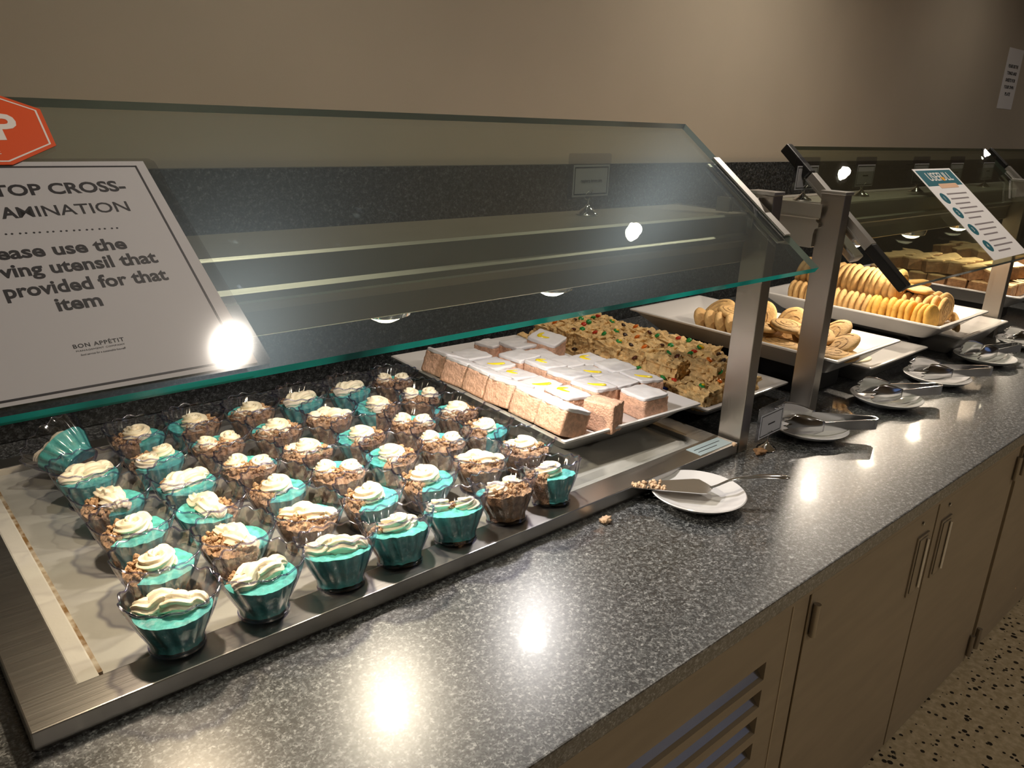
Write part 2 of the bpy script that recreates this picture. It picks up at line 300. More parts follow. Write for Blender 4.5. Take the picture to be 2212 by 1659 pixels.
# ------------------------------------------------------------------ counter and cabinets
ct = MB().box(XL, XR, .387, YB-.02, .835, .86).build('countertop', M['counter'], bevel=.002)
tag(ct, 'long dark speckled granite countertop running the whole length of the buffet', 'countertop')
YFACE = .51
def cabinet(x0, x1, label, doors, louver=None, group=None):
    t = thing('cabinet', label, 'cabinet', (x0, YFACE, 0), 0, group)
    L = T(-x0, -YFACE, 0)
    MB().box(x0, x1, YFACE+.02, 1.42, .0, .833, 0, L).build('body', M['cab'], t)
    MB().box(x0, x1, YFACE-.004, YFACE+.019, .655, .833, 0, L).build('top_rail', M['cab'], t, bevel=.001)
    if louver:
        a, b = louver; b0, b1 = a+.035, b-.062; zs = [.571-.0555*k for k in range(9)]
        # one pressed panel with eight slots
        m = MB().box(a, b0, YFACE, YFACE+.018, .01, .652, 0, L).box(b1, b, YFACE, YFACE+.018, .01, .652, 0, L).box(b0, b1, YFACE, YFACE+.018, zs[0], .652, 0, L)
        for k in range(8): m.box(b0, b1, YFACE, YFACE+.018, zs[k+1], zs[k]-.036, 0, L)
        m.box(b0, b1, YFACE, YFACE+.018, .01, zs[8], 0, L)
        m.build('louvered_panel', M['cab'], t)
        for k in range(8):
            MB().box(b0, b1, -.0015, .0015, -.027, .027, 0, L @ T(0, YFACE+.024, zs[k]-.012) @ RX(math.radians(-38))).build('louver_slat', M['steel'], t)
        MB().box(b-.0015, b+.0015, YFACE-.0015, YFACE-.0002, .01, .652, 0, L).build('edge_strip', M['cabedge'], t)
        MB().box(b+.0016, x1-.0015, YFACE, YFACE+.019, .006, .652, 0, L).build('stile', M['cab'], t)
    for (a, b, hs, side) in doors:
        d = MB().box(a+.0015, b-.0015, YFACE-.002, YFACE+.019, .006, .652, 0, L).build('door', M['cab'], t, bevel=.0015)
        MB().box(a+.0005, a+.0016, YFACE-.003, YFACE-.001, .006, .652, 0, L).build('edge_strip', M['cabedge'], d)
        for z0 in (.565, .025):
            hx = (a+.014) if side > 0 else (b-.014)
            MB().sweep([(hx, YFACE-.009, z0), (hx, YFACE-.009, z0+.065)], .0065, seg=12, M=L).build('hinge', M['steelz'], d, True)
        px = b-.085 if side > 0 else a+.035
        mm = MB().box(px-.003, px+.052, YFACE-.006, YFACE-.0015, .458, .602, 0, L)
        h = mm.build('handle', M['steelz'], d, bevel=.0015)
        MB().box(px+.004, px+.045, YFACE-.0075, YFACE-.0062, .466, .594, 0, L).build('recess', M['cab'], h)
        MB().sweep([(px+.038, YFACE-.0105, .472), (px+.038, YFACE-.0105, .590)], .003, seg=8, M=L).build('grip', M['chrome'], h, True)
        MB().lathe([(0.0001, .004), (.004, .003), (.0045, 0)], 12, M=L @ T(b-.077 if side > 0 else a+.06, YFACE-.0025, .633) @ RX(PI/2)).build('rivet', M['chrome'], d, True)
    return t
cabinet(-.90, .10, 'taupe cabinet under the counter left of the louvered one', [(-.89, -.40, 1, 1), (-.40, .09, 1, -1)])
cabinet(.10, 1.166, 'taupe cabinet front with slanted ventilation louvers, at the left of the row', [], (.115, 1.111))
cabinet(1.166, 2.235, 'taupe two-door cabinet between the louvered cabinet and the far doors', [(1.167, 1.706, 1, 1), (1.709, 2.225, 1, -1)])
cabinet(2.235, 3.40, 'taupe two-door cabinet second from the louvered one, farther along the counter', [(2.25, 2.80, 1, 1), (2.803, 3.39, 1, -1)])
cabinet(3.40, 4.60, 'taupe cabinet farthest along the counter at the right edge of the picture', [(3.41, 4.0, 1, 1), (4.003, 4.59, 1, -1)])
# ------------------------------------------------------------------ cold well
well = thing('cold_well', 'low rectangular stainless cold well set on the granite, with frosted plate inside', 'cold plate', (.6, .98, .86))
L = T(-.6, -.98, -.86)
wx0, wx1, wy0, wy1, wt = .064, 1.136, .668, 1.312, Z(-.516); ix0, ix1, iy0, iy1 = .112, 1.085, .712, 1.275
m = MB(); prof = [(wx0, wy0, .8605), (wx0, wy0, wt), (ix0, iy0, wt), (ix0, iy0, wt-.012)]
def ring(mb, levels):
    vs = []
    for (x0, x1, y0, y1, z) in levels: vs += [(x0, y0, z), (x1, y0, z), (x1, y1, z), (x0, y1, z)]
    fs = [(i*4+k, i*4+(k+1) % 4, (i+1)*4+(k+1) % 4, (i+1)*4+k) for i in range(len(levels)-1) for k in range(4)]
    return mb.add(vs, fs, 0, L)
ring(m, [(wx0+.004, wx1-.004, wy0+.004, wy1-.004, .8602), (wx0, wx1, wy0, wy1, .866), (wx0, wx1, wy0, wy1, wt), (ix0, ix1, iy0, iy1, wt), (ix0, ix1, iy0, iy1, wt-.013)])
m.build('rim', M['steel'], well, bevel=.0015)
MB().box(ix0-.002, ix1+.002, iy0-.002, iy1+.002, .862, wt-.011, 0, L).build('chilled_plate', M['plate_steel'], well)
MB().box(ix0, ix0+.020, iy0, iy1, wt-.0105, wt-.0035, 0, L).build('sealant', M['seal'], well, bevel=.002)
MB().box(ix0+.018, ix0+.024, iy0+.01, iy1-.03, wt-.0105, wt-.0045, 0, L).build('stained_joint', M['rust'], well)['label'] = 'brown stained joint along the left side of the plate'
# raised slab under the cake platter
m = MB(); x0, x1, y0, y1, z0, z1 = .80, 1.065, .745, 1.27, wt-.011, wt-.0045
m.add([(x0-.01, y0-.01, z0), (x1+.03, y0-.01, z0), (x1+.03, y1, z0), (x0-.01, y1, z0), (x0, y0, z1), (x1, y0, z1), (x1, y1, z1), (x0, y1, z1)],
      [(0, 3, 2, 1), (4, 5, 6, 7), (0, 1, 5, 4), (1, 2, 6, 5), (2, 3, 7, 6), (3, 0, 4, 7)], 0, L)
m.build('plate_step', M['plate_steel'], well)
st = thing('instruction_sticker', 'pale blue printed sticker on the right front corner of the steel rim', 'sticker', (1.082, .690, wt))
m = MB().box(-.045, .045, -.016, .014, .0, .0006).build('backing', M['tile'], st)
text('lettering', 'CAUTION  DO NOT USE', .007, M['ink'], st, T(-.038, -.002, .0008)); bpy.data.objects.remove(bpy.data.objects['lettering'])
m = MB()
for k in range(2): m.box(-.038, .034-.02*k, .002-.009*k, .0035-.009*k, .0006, .0008)
m.build('print', M['ink'], st)
# ------------------------------------------------------------------ sneeze guards
def plane_frame(P0, d):                                      # x along the counter, y up the slant, z out of the glass
    y = -Vector(d).normalized(); x = Vector((1, 0, 0)); z = x.cross(y)
    return Matrix(((x.x, y.x, z.x, P0[0]), (x.y, y.y, z.y, P0[1]), (x.z, y.z, z.z, P0[2]), (0, 0, 0, 1)))
F1 = plane_frame((0, .845, Z(.001)), (0, -.272, -.197)); F2 = plane_frame((0, .836, Z(-.032)), (0, -.270, -.227))
def pane(mb, x0, x1, v0, v1, th):
    mb.box(x0, x1, -v1, -v0, -th, 0)
    mb.m[-6:] = [0, 0, 1, 2, 2, 2]; return mb
def guard(label, F, x0, x1, vlen, gmat, posts, clamps, em='edge'):
    t = thing('sneeze_guard', label, 'sneeze guard', (x0, F.translation.y, F.translation.z)); inv = T(-x0, -F.translation.y, -F.translation.z)
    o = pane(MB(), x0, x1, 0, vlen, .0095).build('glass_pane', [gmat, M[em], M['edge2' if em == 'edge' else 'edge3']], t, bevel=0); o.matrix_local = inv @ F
    for (x, y, ztop, w_, d_) in posts:
        MB().box(x, x+w_, y, y+d_, .8606 if x > 1.2 else .8606, ztop-.006, 0, inv).build('post', M['steelz'], t, bevel=.0012)
        MB().box(x-.002, x+w_+.002, y-.002, y+d_+.002, ztop-.0059, ztop, 0, inv).build('post_cap', M['steely'], t, bevel=.001)
    for (xa, xb, va, vb, kind) in clamps:
        if kind == 'steel':
            o = MB().box(xa, xb, -vb, -va, .0003, .0035).build('clamp_bar', M['steely'], t, bevel=.0008); o.matrix_local = inv @ F
            o = MB().box(xa-.003, xb, -vb, -va, -.0145, -.0098).build('clamp_bar', M['steely'], t, bevel=.0008); o.matrix_local = inv @ F
            if xa < x0+.003: o = MB().box(xa-.003, xa-.0003, -vb, -va, -.0097, .0035).build('clamp_web', M['steely'], t); o.matrix_local = inv @ F
        else:
            o = MB().box(xa, xb, -vb, -va, -.0145, .005).build('edge_gasket', M['black'], t, bevel=.003); o.matrix_local = inv @ F
    return t, inv
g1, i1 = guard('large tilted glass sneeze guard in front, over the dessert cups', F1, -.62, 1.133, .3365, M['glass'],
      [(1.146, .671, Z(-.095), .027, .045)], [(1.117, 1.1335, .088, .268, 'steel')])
MB().box(1.1335, 1.1455, .69, .705, Z(-.135), Z(-.105), 0, i1).build('support_arm', M['steely'], g1)
for dx in (1.094, 1.103): MB().box(dx, dx+.002, .716, .740, Z(-.128), Z(-.106), 0, i1).build('support_plate', M['steely'], g1)
g2, i2 = guard('second tilted glass sneeze guard, behind the two front posts, with black end strips', F2, 1.452, 2.492, .3525, M['glass2'],
      [(1.42, .690, Z(-.105), .027, .045), (2.462, .698, Z(-.105), .027, .045)], [(1.4515, 1.468, .075, .254, 'steel'), (1.444, 1.464, -.002, .074, 'rubber'), (1.444, 1.464, .255, .354, 'rubber'), (2.476, 2.492, .09, .27, 'steel')], 'edge3')
MB().box(-.010, .012, -.035, .035, -.012, .012, 0, i2 @ T(1.467, .70, Z(-.165)) @ RX(math.radians(40))).build('support_arm', M['steely'], g2, bevel=.003)
MB().box(-.016, .022, -.075, .0, -.030, -.014, 0, i2 @ T(1.478, .72, Z(-.165)) @ RX(math.radians(40))).build('support_arm', M['steely'], g2, bevel=.004)
g3, i3 = guard('third tilted glass sneeze guard cut off by the right edge of the picture', F2, 2.528, 3.60, .3525, M['glass2'],
      [(3.62, .698, Z(-.105), .027, .045)], [(2.522, 2.534, 0.0, .07, 'rubber'), (2.528, 2.544, .071, .25, 'steel'), (2.522, 2.534, .251, .353, 'rubber')], 'edge3')
# lamp housings (steel shelves under the glass)
def housing(label, x0, x1, dy=0):
    t = thing('light_shelf', label, 'shelf', (x0, .78+dy, Z(-.211)))
    L = T(-x0, -.78, -Z(-.211)); zt, zb = Z(-.131), Z(-.211)
    # profile (y,z): folded steel section with a drip lip along the front
    P = [(.712, zt), (.709, zt-.003), (.709, zt-.030), (.703, zt-.034), (.703, zt-.041), (.709, zt-.045), (.711, zt-.054), (.711, zb+.002), (.715, zb), (.852, zb), (.855, zb+.003), (.855, zt-.003), (.852, zt)]
    vs = [(x, y, z) for x in (x0, x1) for (y, z) in P]; n = len(P)
    fs = [(k, (k+1) % n, n+(k+1) % n, n+k) for k in range(n)] + [tuple(reversed(range(n))), tuple(range(n, 2*n))]
    MB().add(vs, fs, 0, L).build('body', M['housing'], t)
    MB().box(x0-.003, x0-.0005, .700, .858, zt-.024, zt+.0015, 0, L).box(x0-.007, x0-.003, .700, .858, zt-.026, zt-.0235, 0, L).build('end_cap', M['housing'], t, bevel=.001)
    MB().box(x1+.0005, x1+.003, .700, .858, zt-.024, zt+.0015, 0, L).build('end_cap', M['housing'], t, bevel=.001)
    return t
housing('long satin steel light shelf behind the large front glass guard', -.62, 1.140)
housing('satin steel light shelf behind the second glass guard', 1.410, 2.455, .024)
housing('satin steel light shelf behind the third glass guard at the right edge', 2.50, 3.60, .024)
def light_obj(name, kind, parent, loc, col, watt, radius, spot=None, blend=.5):
    d = bpy.data.lights.new(name, kind); d.color = col; d.energy = watt; d.shadow_soft_size = radius
    if spot: d.spot_size = math.radians(spot); d.spot_blend = blend
    o = bpy.data.objects.new(name, d); C.objects.link(o); o.parent = parent; o.location = loc; return o
place = {0: 'under the front shelf, hidden behind the notice', 1: 'under the front shelf, left of the brighter lens', 2: 'under the front shelf, right of the dimmer lens', 3: 'under the second shelf, nearest the posts', 4: 'under the middle of the second shelf', 5: 'under the far end of the second shelf', 6: 'under the third shelf'}
for i, (x, col, wt_) in enumerate(SHELF_LAMPS):
    t = thing('puck_light', 'small round lit puck light ' + place[i], 'lamp', (x, .805, Z(-.211)), 0, 'puck lights under the steel shelves')
    MB().lathe([(.027, -.024), (.031, -.022), (.034, -.012), (.034, -.0005)], 28).lathe([(.024, -.018), (.027, -.024)], 28).build('trim_ring', M['chrome'], t, True)
    MB().lathe([(.0001, -.0335), (.010, -.032), (.018, -.028), (.0235, -.022)], 28).build('lens', M['lens_n' if i == 2 else 'lens_w'], t, True, angle=180)
    light_obj('bulb', 'SPOT', t, (0, 0, -.040), col, wt_, .010, 156, .3).rotation_euler = (math.radians(-8), 0, 0)
for i, (x, y, e) in enumerate(CEIL_LAMPS):
    t = thing('downlight', 'round recessed ceiling downlight ' + ['above the paper notice', 'above the front sneeze guard end', 'above the far sneeze guard', 'left of the buffet', 'beyond the buffet', 'added as room fill, behind the viewer to the left', 'added as room fill, behind the viewer', 'added as room fill, behind the viewer to the right', 'added as room fill, deep in the room, left one', 'added as room fill, deep in the room, right one'][i], 'lamp', (x, y, ZT), 0, 'ceiling downlights over the counter' if y > 0 else 'unseen fill downlights added over the room')
    MB().lathe([(.0262, -.001), (.050, -.004), (.055, -.0005)], 32).build('trim_ring', M['white'], t, True)
    MB().cap(.026, -.001, 28, False).build('lens', M['lens_c'], t)
    light_obj('bulb', 'SPOT', t, (0, 0, -.012), (1, .89, .76), e, .022, 150, .9)
# ------------------------------------------------------------------ notices on the first guard
nt = thing('paper_notice', 'large laminated white paper notice with a black border, taped on the front glass', 'notice'); nt.matrix_world = F1 @ T(.14, -.2085, .0006)
nt.matrix_world = F1 @ T(.14, -.2085, .0008)
def rrect(x0, x1, y0, y1, r, n=5):
    pts = []
    for (cx, cy, a0) in ((x1-r, y1-r, 0), (x0+r, y1-r, 90), (x0+r, y0+r, 180), (x1-r, y0+r, 270)):
        pts += [(cx+r*math.cos(math.radians(a0+90*k/n)), cy+r*math.sin(math.radians(a0+90*k/n))) for k in range(n+1)]
    return pts
def slab(mb, pts, z0, z1, mi=0, M4=None):
    n = len(pts); vs = [(x, y, z0) for x, y in pts] + [(x, y, z1) for x, y in pts]
    return mb.add(vs, [tuple(reversed(range(n))), tuple(range(n, 2*n))] + [(k, (k+1) % n, n+(k+1) % n, n+k) for k in range(n)], mi, M4)
# slightly wider at the foot, as the sheet hangs
pg = [(-.106, -.1215), (.1095, -.1215), (.100, .1205), (-.106, .1205)]
slab(MB(), pg, .0002, .0006).build('sheet', M['paper'], nt)
slab(MB(), [(-.114, -.1265), (.1185, -.125), (.1205, -.120), (.1095, .1195), (.105, .1235), (-.114, .1235)], .0010, .0013).build('laminate', M['laminate'], nt)
bd = MB(); wv_ = .0018
def bar(mb, a, b, wd, z0=.0006, z1=.0008):
    a = Vector(a); b = Vector(b); t = (b-a).normalized(); n = Vector((-t.y, t.x))*wd/2; a = a-t*wd/2; b = b+t*wd/2
    slab(mb, [(a-n).to_tuple(), (b-n).to_tuple(), (b+n).to_tuple(), (a+n).to_tuple()], z0, z1)
bc = [(-.095, -.1175), (.098, -.1160), (.0915, .1135), (-.095, .1145)]
for k in range(4): bar(bd, bc[k], bc[(k+1) % 4], wv_)
bd.build('border', M['ink'], nt)
tilt = math.radians(1.6)
def line(body, xr, v, size, width=None, b=.00065, rot=tilt, sp=1, sh=0):
    text('lettering', body, size, M['ink'], nt, T(xr-.14, .2085-v, .00065) @ RZ(rot), 'RIGHT', b, sy=.84, width=width, spacing=sp, shear=sh)
line('STOP CROSS-', .2150, .1262, .0215, .1075)
line('MINATION', .2110, .1515, .0205, .083, .0002)
line('CONTA', .1262, .1537, .0205, .055)
line('Please use the', .1940, .1950, .0215, .1045)
line('serving utensil that', .2120, .2130, .0215, .1335)
line('is provided for that', .2135, .2330, .0215, .130)
line('item', .1595, .2525, .0215, .031)
line('BON APP\u00c9TIT', .1625, .2895, .0062, .0345, .0001, tilt*.7, 1.15)
line('MANAGEMENT COMPANY', .1618, .2930, .0024, .033, 0, tilt*.7, 1.1)
line('food service for a sustainable future\u00ae', .1610, .2970, .0030, .0305, 0, tilt*.7, 1, .3)
dm = MB()
for k in range(26): dm.lathe([(.0009, .0006), (.0009, .0008), (.00001, .0008)], 8, M=T(.193-.14-.0047*k+(.0007 if k % 2 else 0), .2085-.1712, 0))
dm.build('dotted_line', M['ink'], nt)
sg = thing('stop_sign', 'small orange-red octagonal stop sticker above the paper notice', 'sign'); sg.matrix_world = F1 @ T(.110, -.0440, .0022)
def octo(w_, h_): a, b = w_*.414, h_*.5; return [(w_, -b), (w_, b), (a, h_), (-a, h_), (-w_, b), (-w_, -b), (-a, -h_), (a, -h_)]
slab(MB(), octo(.065, .049), 0, .0005).build('panel', M['red'], sg)
o1, o2 = octo(.0615, .0455), octo(.0600, .0440); mb = MB()
for k in range(8):
    j = (k+1) % 8; mb.add([(*o1[k], .0006), (*o1[j], .0006), (*o2[j], .0006), (*o2[k], .0006)], [(0, 1, 2, 3)])
mb.build('white_outline', M['white'], sg)
text('lettering', 'STOP', .047, M['white'], sg, T(.0420, -.0165, .0006) @ RZ(.03), 'RIGHT', .0013, width=.092)
text('lettering', 'y?', .008, M['white'], sg, T(.034, .021, .0006) @ RZ(.03), 'RIGHT')
text('lettering', 'nt', .008, M['white'], sg, T(.022, -.036, .0006) @ RZ(.03), 'RIGHT')
# notice on the second guard
us = thing('instruction_poster', 'narrow paper poster with a teal heading and numbered steps on the second glass guard', 'poster'); us.matrix_world = F2 @ T(2.015, -.0710, .0008)
slab(MB(), [(-.112, 0), (.103, .0), (.103, -.272), (-.112, -.272)], 0, .0004).build('sheet', M['paper'], us)
slab(MB(), [(-.103, -.005), (.094, -.005), (.094, -.054), (-.103, -.054)], .0004, .0006).build('heading_band', M['tealprint'], us)
text('lettering', 'USEFULL', .036, M['white'], us, T(-.068, -.038, .00062), 'LEFT', .0004, width=.135)
slab(MB(), [(.010+.010*math.cos(a), -.028+.012*math.sin(a)) for a in [PI+PI*k/10 for k in range(11)]], .0006, .0009).build('cup_emblem', M['orange'], us)
slab(MB(), rrect(-.045, .060, -.062, -.048, .004), .0006, .0008).build('subtitle_pill', M['peach'], us)
for k, v in enumerate((.092, .136, .186, .234)):
    e = slab(MB(), [(.017*math.cos(a)-.075, .0165*math.sin(a)-v) for a in [2*PI*q/20 for q in range(20)]], .0004, .0006).build('step_disc', M['tealprint'], us)
    text('lettering', str(k+1), .016, M['white'], us, T(-.080, -v-.005, .0007))
    b = MB()
    for q in range(3): slab(b, [(-.045, -v+.014-.015*q), (.072-.012*((q+k) % 2)-(.03 if q == 2 else 0), -v+.014-.015*q), (.072-.012*((q+k) % 2)-(.03 if q == 2 else 0), -v+.010-.015*q), (-.045, -v+.010-.015*q)], .0004, .0006)
    b.build('print_line', pr('grey_print', (.22, .19, .20), .6) if 'grey' not in M else M['grey'], us)
# paper strip on the back wall
ws = thing('wall_notice', 'tall narrow paper notice taped on the beige wall at the far right', 'notice', (4.482, YB-.0012, Z(.265)))
MB().box(-.10, .10, 0, .001, -.135, .135).build('sheet', M['paper'], ws)
for k, s_ in enumerate(('PLEASE USE THE', 'TONGS AND', 'SHEETS FOR', 'YOUR OWN', 'PLATE')):
    text('lettering', s_, .020, M['ink'], ws, T(0, -.0005, .050-.031*k) @ RX(PI/2), 'CENTER', .0006, width=.13 if k < 4 else .07)
# ------------------------------------------------------------------ name card holders
def card_holder(loc, words, label, rz=0, hgt=.028, cat='card holder'):
    t = thing('card_holder', label, cat, loc, rz, 'food name cards')
    MB().lathe([(.0165, 0), (.0175, .0015), (.0150, .0045), (.0110, .0060), (.0090, .0085), (.0050, .0105), (.0035, .0135), (.0015, .0150), (.0001, .0152)], 24).build('base', M['chrome'], t, True)
    MB().sweep([(0, 0, .014), (0, 0, hgt)], .0012, seg=8).build('stem', M['chrome'], t, True)
    for s in (-1, 1):
        MB().sweep([(0, .001, hgt-.001), (s*.004, .001, hgt+.001), (s*.0065, .0015, hgt+.005), (s*.005, -.002, hgt+.011), (s*.004, -.0045, hgt+.013)], .0009, seg=6).build('clip_wire', M['chrome'], t, True)
    z0 = hgt+.0015
    slab(MB(), rrect(-.0465, .0465, z0, z0+.0635, .004), -.0004, .0004, 0, RX(PI/2)).build('clear_sleeve', M['film'], t)
    slab(MB(), [(-.036, z0+.003), (.0435, z0+.003), (.0435, z0+.0475), (-.036, z0+.0475)], .0005, .0008, 0, RX(PI/2)).build('card', M['card'], t)
    b = MB(); c4 = [(-.0325, z0+.0065), (.040, z0+.0065), (.040, z0+.044), (-.0325, z0+.044)]
    for k in range(4):
        a, c = Vector(c4[k]), Vector(c4[(k+1) % 4]); tt = (c-a).normalized(); nn = Vector((-tt.y, tt.x))*.0008; a = a-tt*.0008; c = c+tt*.0008
        slab(b, [(a-nn).to_tuple(), (c-nn).to_tuple(), (c+nn).to_tuple(), (a+nn).to_tuple()], .0008, .0009, 0, RX(PI/2))
    b.build('card_border', M['ink'], t)
    if words: text('lettering', words, .0062, M['ink'], t, T(.004, -.0010, z0+.0235) @ RX(PI/2), 'CENTER', 0, .86)
    else: b = MB().box(-.008, .016, -.0012, -.0010, z0+.024, z0+.0265).build('print_line', M['ink'], t)
    return t
ZS = Z(-.131)
card_holder((.866, .806, ZS), 'raspberry lemon cake', 'chrome clip holder with the raspberry lemon cake card on the front steel shelf', .04, .022)
far = [(1.462, 'card holder standing between the two front posts, leftmost on the far shelf'), (1.705, 'card holder behind the second guard, right of the bright glass reflection'),
       (1.985, 'card holder behind the second guard, partly covered by the teal poster'), (2.20, 'card holder behind the second guard, just right of the teal poster top')]
for x, lb in far: card_holder((x, .795, ZS), '', 'chrome ' + lb, 0, .016)
card_holder((2.42, .795, ZS), '', 'chrome card holder at the far end of the second steel shelf', 0, .016)
card_holder((1.205, .652, .8605), '', 'chrome card holder standing on the granite beside the first steel post', .05, .022)
exec_food = True
# ------------------------------------------------------------------ platters
def platter(name, label, x0, x1, y0, y1, zr, zbase, depth, wall, rz=0, foot=.04, flat=.010):
    cx, cy = (x0+x1)/2, (y0+y1)/2; t = thing(name, label, 'platter', (cx, cy, zbase), rz)
    hx, hy, H = (x1-x0)/2, (y1-y0)/2, zr-zbase; m = MB(); th = .006
    lv = [(hx-foot, hy-foot, 0, .02), (hx-foot*.95, hy-foot*.95, .002, .02), (hx-.010, hy-.010, H-.006, .006), (hx, hy, H-.003, .003), (hx, hy, H, .003), (hx-.003, hy-.003, H+.0015, .003), (hx-flat, hy-flat, H, .006), (hx-wall, hy-wall, H-depth+.002, .016), (hx-wall-.006, hy-wall-.006, H-depth, .018)]
    vs = []; n = 0
    for (a, b, z, r) in lv:
        pts = rrect(-a, a, -b, b, r, 4); n = len(pts); vs += [(x, y, z) for x, y in pts]
    fs = [(i*n+k, i*n+(k+1) % n, (i+1)*n+(k+1) % n, (i+1)*n+k) for i in range(len(lv)-1) for k in range(n)]
    fs += [tuple(reversed(range(n))), tuple(range((len(lv)-1)*n, len(lv)*n))]
    m.add(vs, fs).build('dish', M['melamine'], t, True, angle=35)
    return t, zr-depth
PZ1, PZ2 = -.465, -.488
_, f1 = platter('serving_platter', 'white rectangular platter of frosted pink cake squares, nearest the dessert cups', .822, 1.145, .755, 1.285, Z(PZ1), wt-.0043, .012, .016, math.radians(-3.5), .068, .006)
_, f2 = platter('serving_platter', 'white rectangular platter under the heap of candy cookie bars', 1.160, 1.440, .752, 1.29, Z(PZ2), wt+.0008, .012, .030, 0, .03)
_, f3 = platter('serving_platter', 'raised white platter of flat oval cookies just behind the steel posts', 1.462, 1.745, .668, 1.20, Z(-.428), Z(-.475), .030, .034, 0, .05)
_, f3b = platter('serving_platter', 'low white tray with a melted pale patch, right of the raised oval cookie platter', 1.695, 2.0, .700, 1.20, Z(-.492), .8606, .010, .022, 0, .04)
_, f4 = platter('serving_platter', 'raised white platter with long rows of upright cookies', 1.955, 2.265, .665, 1.16, Z(-.430), Z(-.475), .030, .034, 0, .05)
_, f4b = platter('serving_platter', 'low pale tray with a few leftover cookies, in front of the far steel post', 2.125, 2.452, .667, 1.20, Z(-.483), .8606, .010, .022, 0, .04)
_, f5 = platter('serving_platter', 'raised white platter of stacked blondie squares at the right', 2.60, 2.92, .69, 1.22, Z(-.440), Z(-.485), .030, .034, 0, .05)
_, f6 = platter('serving_platter', 'raised white platter of blondies at the far right edge of the picture', 3.02, 3.34, .69, 1.22, Z(-.440), Z(-.485), .030, .034, 0, .05)
for (x0, x1, y0, y1, zt, wh) in ((1.53, 1.665, .76, 1.10, Z(-.4755), 'raised oval cookie platter'), (2.03, 2.10, .76, 1.07, Z(-.4755), 'raised platter of cookie rows'), (2.70, 2.84, .78, 1.12, Z(-.4855), 'raised platter of blondies'), (3.12, 3.26, .78, 1.12, Z(-.4855), 'far right raised platter')):
    pass
RIS = []
for (x0, x1, y0, y1, zt, wh) in ((1.535, 1.675, .76, 1.10, Z(-.4755), 'raised platter of oval cookies'), (2.03, 2.105, .76, 1.07, Z(-.4755), 'raised platter of cookie rows'), (2.69, 2.83, .78, 1.12, Z(-.4855), 'raised platter of stacked blondies'), (3.11, 3.25, .78, 1.12, Z(-.4855), 'far right raised platter')):
    cx, cy = (x0+x1)/2, (y0+y1)/2
    o = MB().box(x0-cx, x1-cx, y0-cy, y1-cy, 0, zt-.8606).build('display_riser', M['riser'], bevel=.003); o.location = (cx, cy, .8606)
    tag(o, 'black display riser under the ' + wh, 'riser')
# ------------------------------------------------------------------ saucers and utensils
def saucer(x, y, label, r=.072):
    t = thing('saucer', label, 'saucer', (x, y, .8604), 0, 'white saucers for the serving utensils')
    MB().lathe([(.0001, .003), (.036, .003), (.038, 0), (.041, 0), (.045, .004), (r*.85, .0095), (r-.001, .0165), (r, .0178), (r-.0015, .0188), (r*.84, .0130), (r*.60, .0085), (.038, .0072), (.0001, .0072)], 56).build('dish', M['china'], t, True, angle=50)
    return t
SC = [(.936, .606), (1.335, .645), (1.632, .632), (1.884, .628), (2.165, .622), (2.43, .610)]
sl = ['white saucer nearest the viewer, holding the cake server', 'white saucer with tongs just right of the small card holder', 'white saucer with tongs, third from the viewer along the counter', 'white saucer with tongs, fourth from the viewer along the counter', 'white saucer with tongs, fifth from the viewer along the counter', 'white saucer with tongs, farthest along the counter at the right edge']
for (x, y), lb in zip(SC, sl): saucer(x, y, lb)
sv = thing('cake_server', 'steel cake server with cake crumbs on its blade, lying across the nearest saucer', 'cake server', (.936, .606, .8604))
A = Vector((.858-.936, .676-.606)); Bv = Vector((1.035-.936, .523-.606)); ax = (Bv-A).normalized(); nx = Vector((-ax.y, ax.x))
def sp(u, v_, z): p = A + ax*u + nx*v_; return (p.x, p.y, z)
zb = .0205; N_ = 14; up_, lo_ = [], []
for k in range(N_+1):
    u = .112*k/N_; wv2 = .006 + .020*(k/N_)**.8 if k < N_ else .024
    up_.append((u, wv2)); lo_.append((u, -wv2))
out = [(0-.004, 0)] + lo_ + [(.120, -.014), (.126, -.005), (.126, .005), (.120, .014)] + up_[::-1]
n = len(out); vs = [sp(u, v_, zb + .002*abs(v_)/.02 - .02*max(0, .03-u)*0) for u, v_ in out] + [sp(u, v_, zb+.0012 + .002*abs(v_)/.02) for u, v_ in out]
MB().add(vs, [tuple(reversed(range(n))), tuple(range(n, 2*n))] + [(k, (k+1) % n, n+(k+1) % n, n+k) for k in range(n)]).build('blade', M['tongs'], sv, True, angle=30)
hp = [(.122, .0212, .0028), (.134, .026, .0026), (.15, .0345, .0030), (.17, .040, .0042), (.20, .043, .0062), (.222, .0435, .0078), (.236, .0425, .0070), (.242, .042, .002)]
m = MB(); prof = []
for (u, z, r) in hp: prof.append((sp(u, 0, z), r))
m.sweep([p for p, r in prof], lambda s: prof[min(len(prof)-1, int(round(s*(len(prof)-1))))][1], seg=12, flat=.45); m.build('handle', M['tongs'], sv, True)
def lump(r, seed, sub=2, amp=.35, fr=2.2, sx=1, sy=1, sz=1):
    bm = bmesh.new(); bmesh.ops.create_icosphere(bm, subdivisions=sub, radius=1); vs = []
    for v in bm.verts:
        p = v.co.copy(); k = 1 + amp*noise.fractal(p*fr + Vector((seed*3.1, seed*1.7, seed)), 1, 2, 3)
        vs.append((p.x*k*r*sx, p.y*k*r*sy, p.z*k*r*sz))
    fs = [tuple(v.index for v in f.verts) for f in bm.faces]; bm.free(); return vs, fs
cr = MB()
for k in range(34):
    q = rnd.random(); u = .004+.055*q; v_ = rnd.uniform(-1, 1)*(.005+.012*q)
    vs, fs = lump(rnd.uniform(.0018, .0042), k, 1); cr.add(vs, fs, 0, T(*sp(u, v_, zb+.0034)))
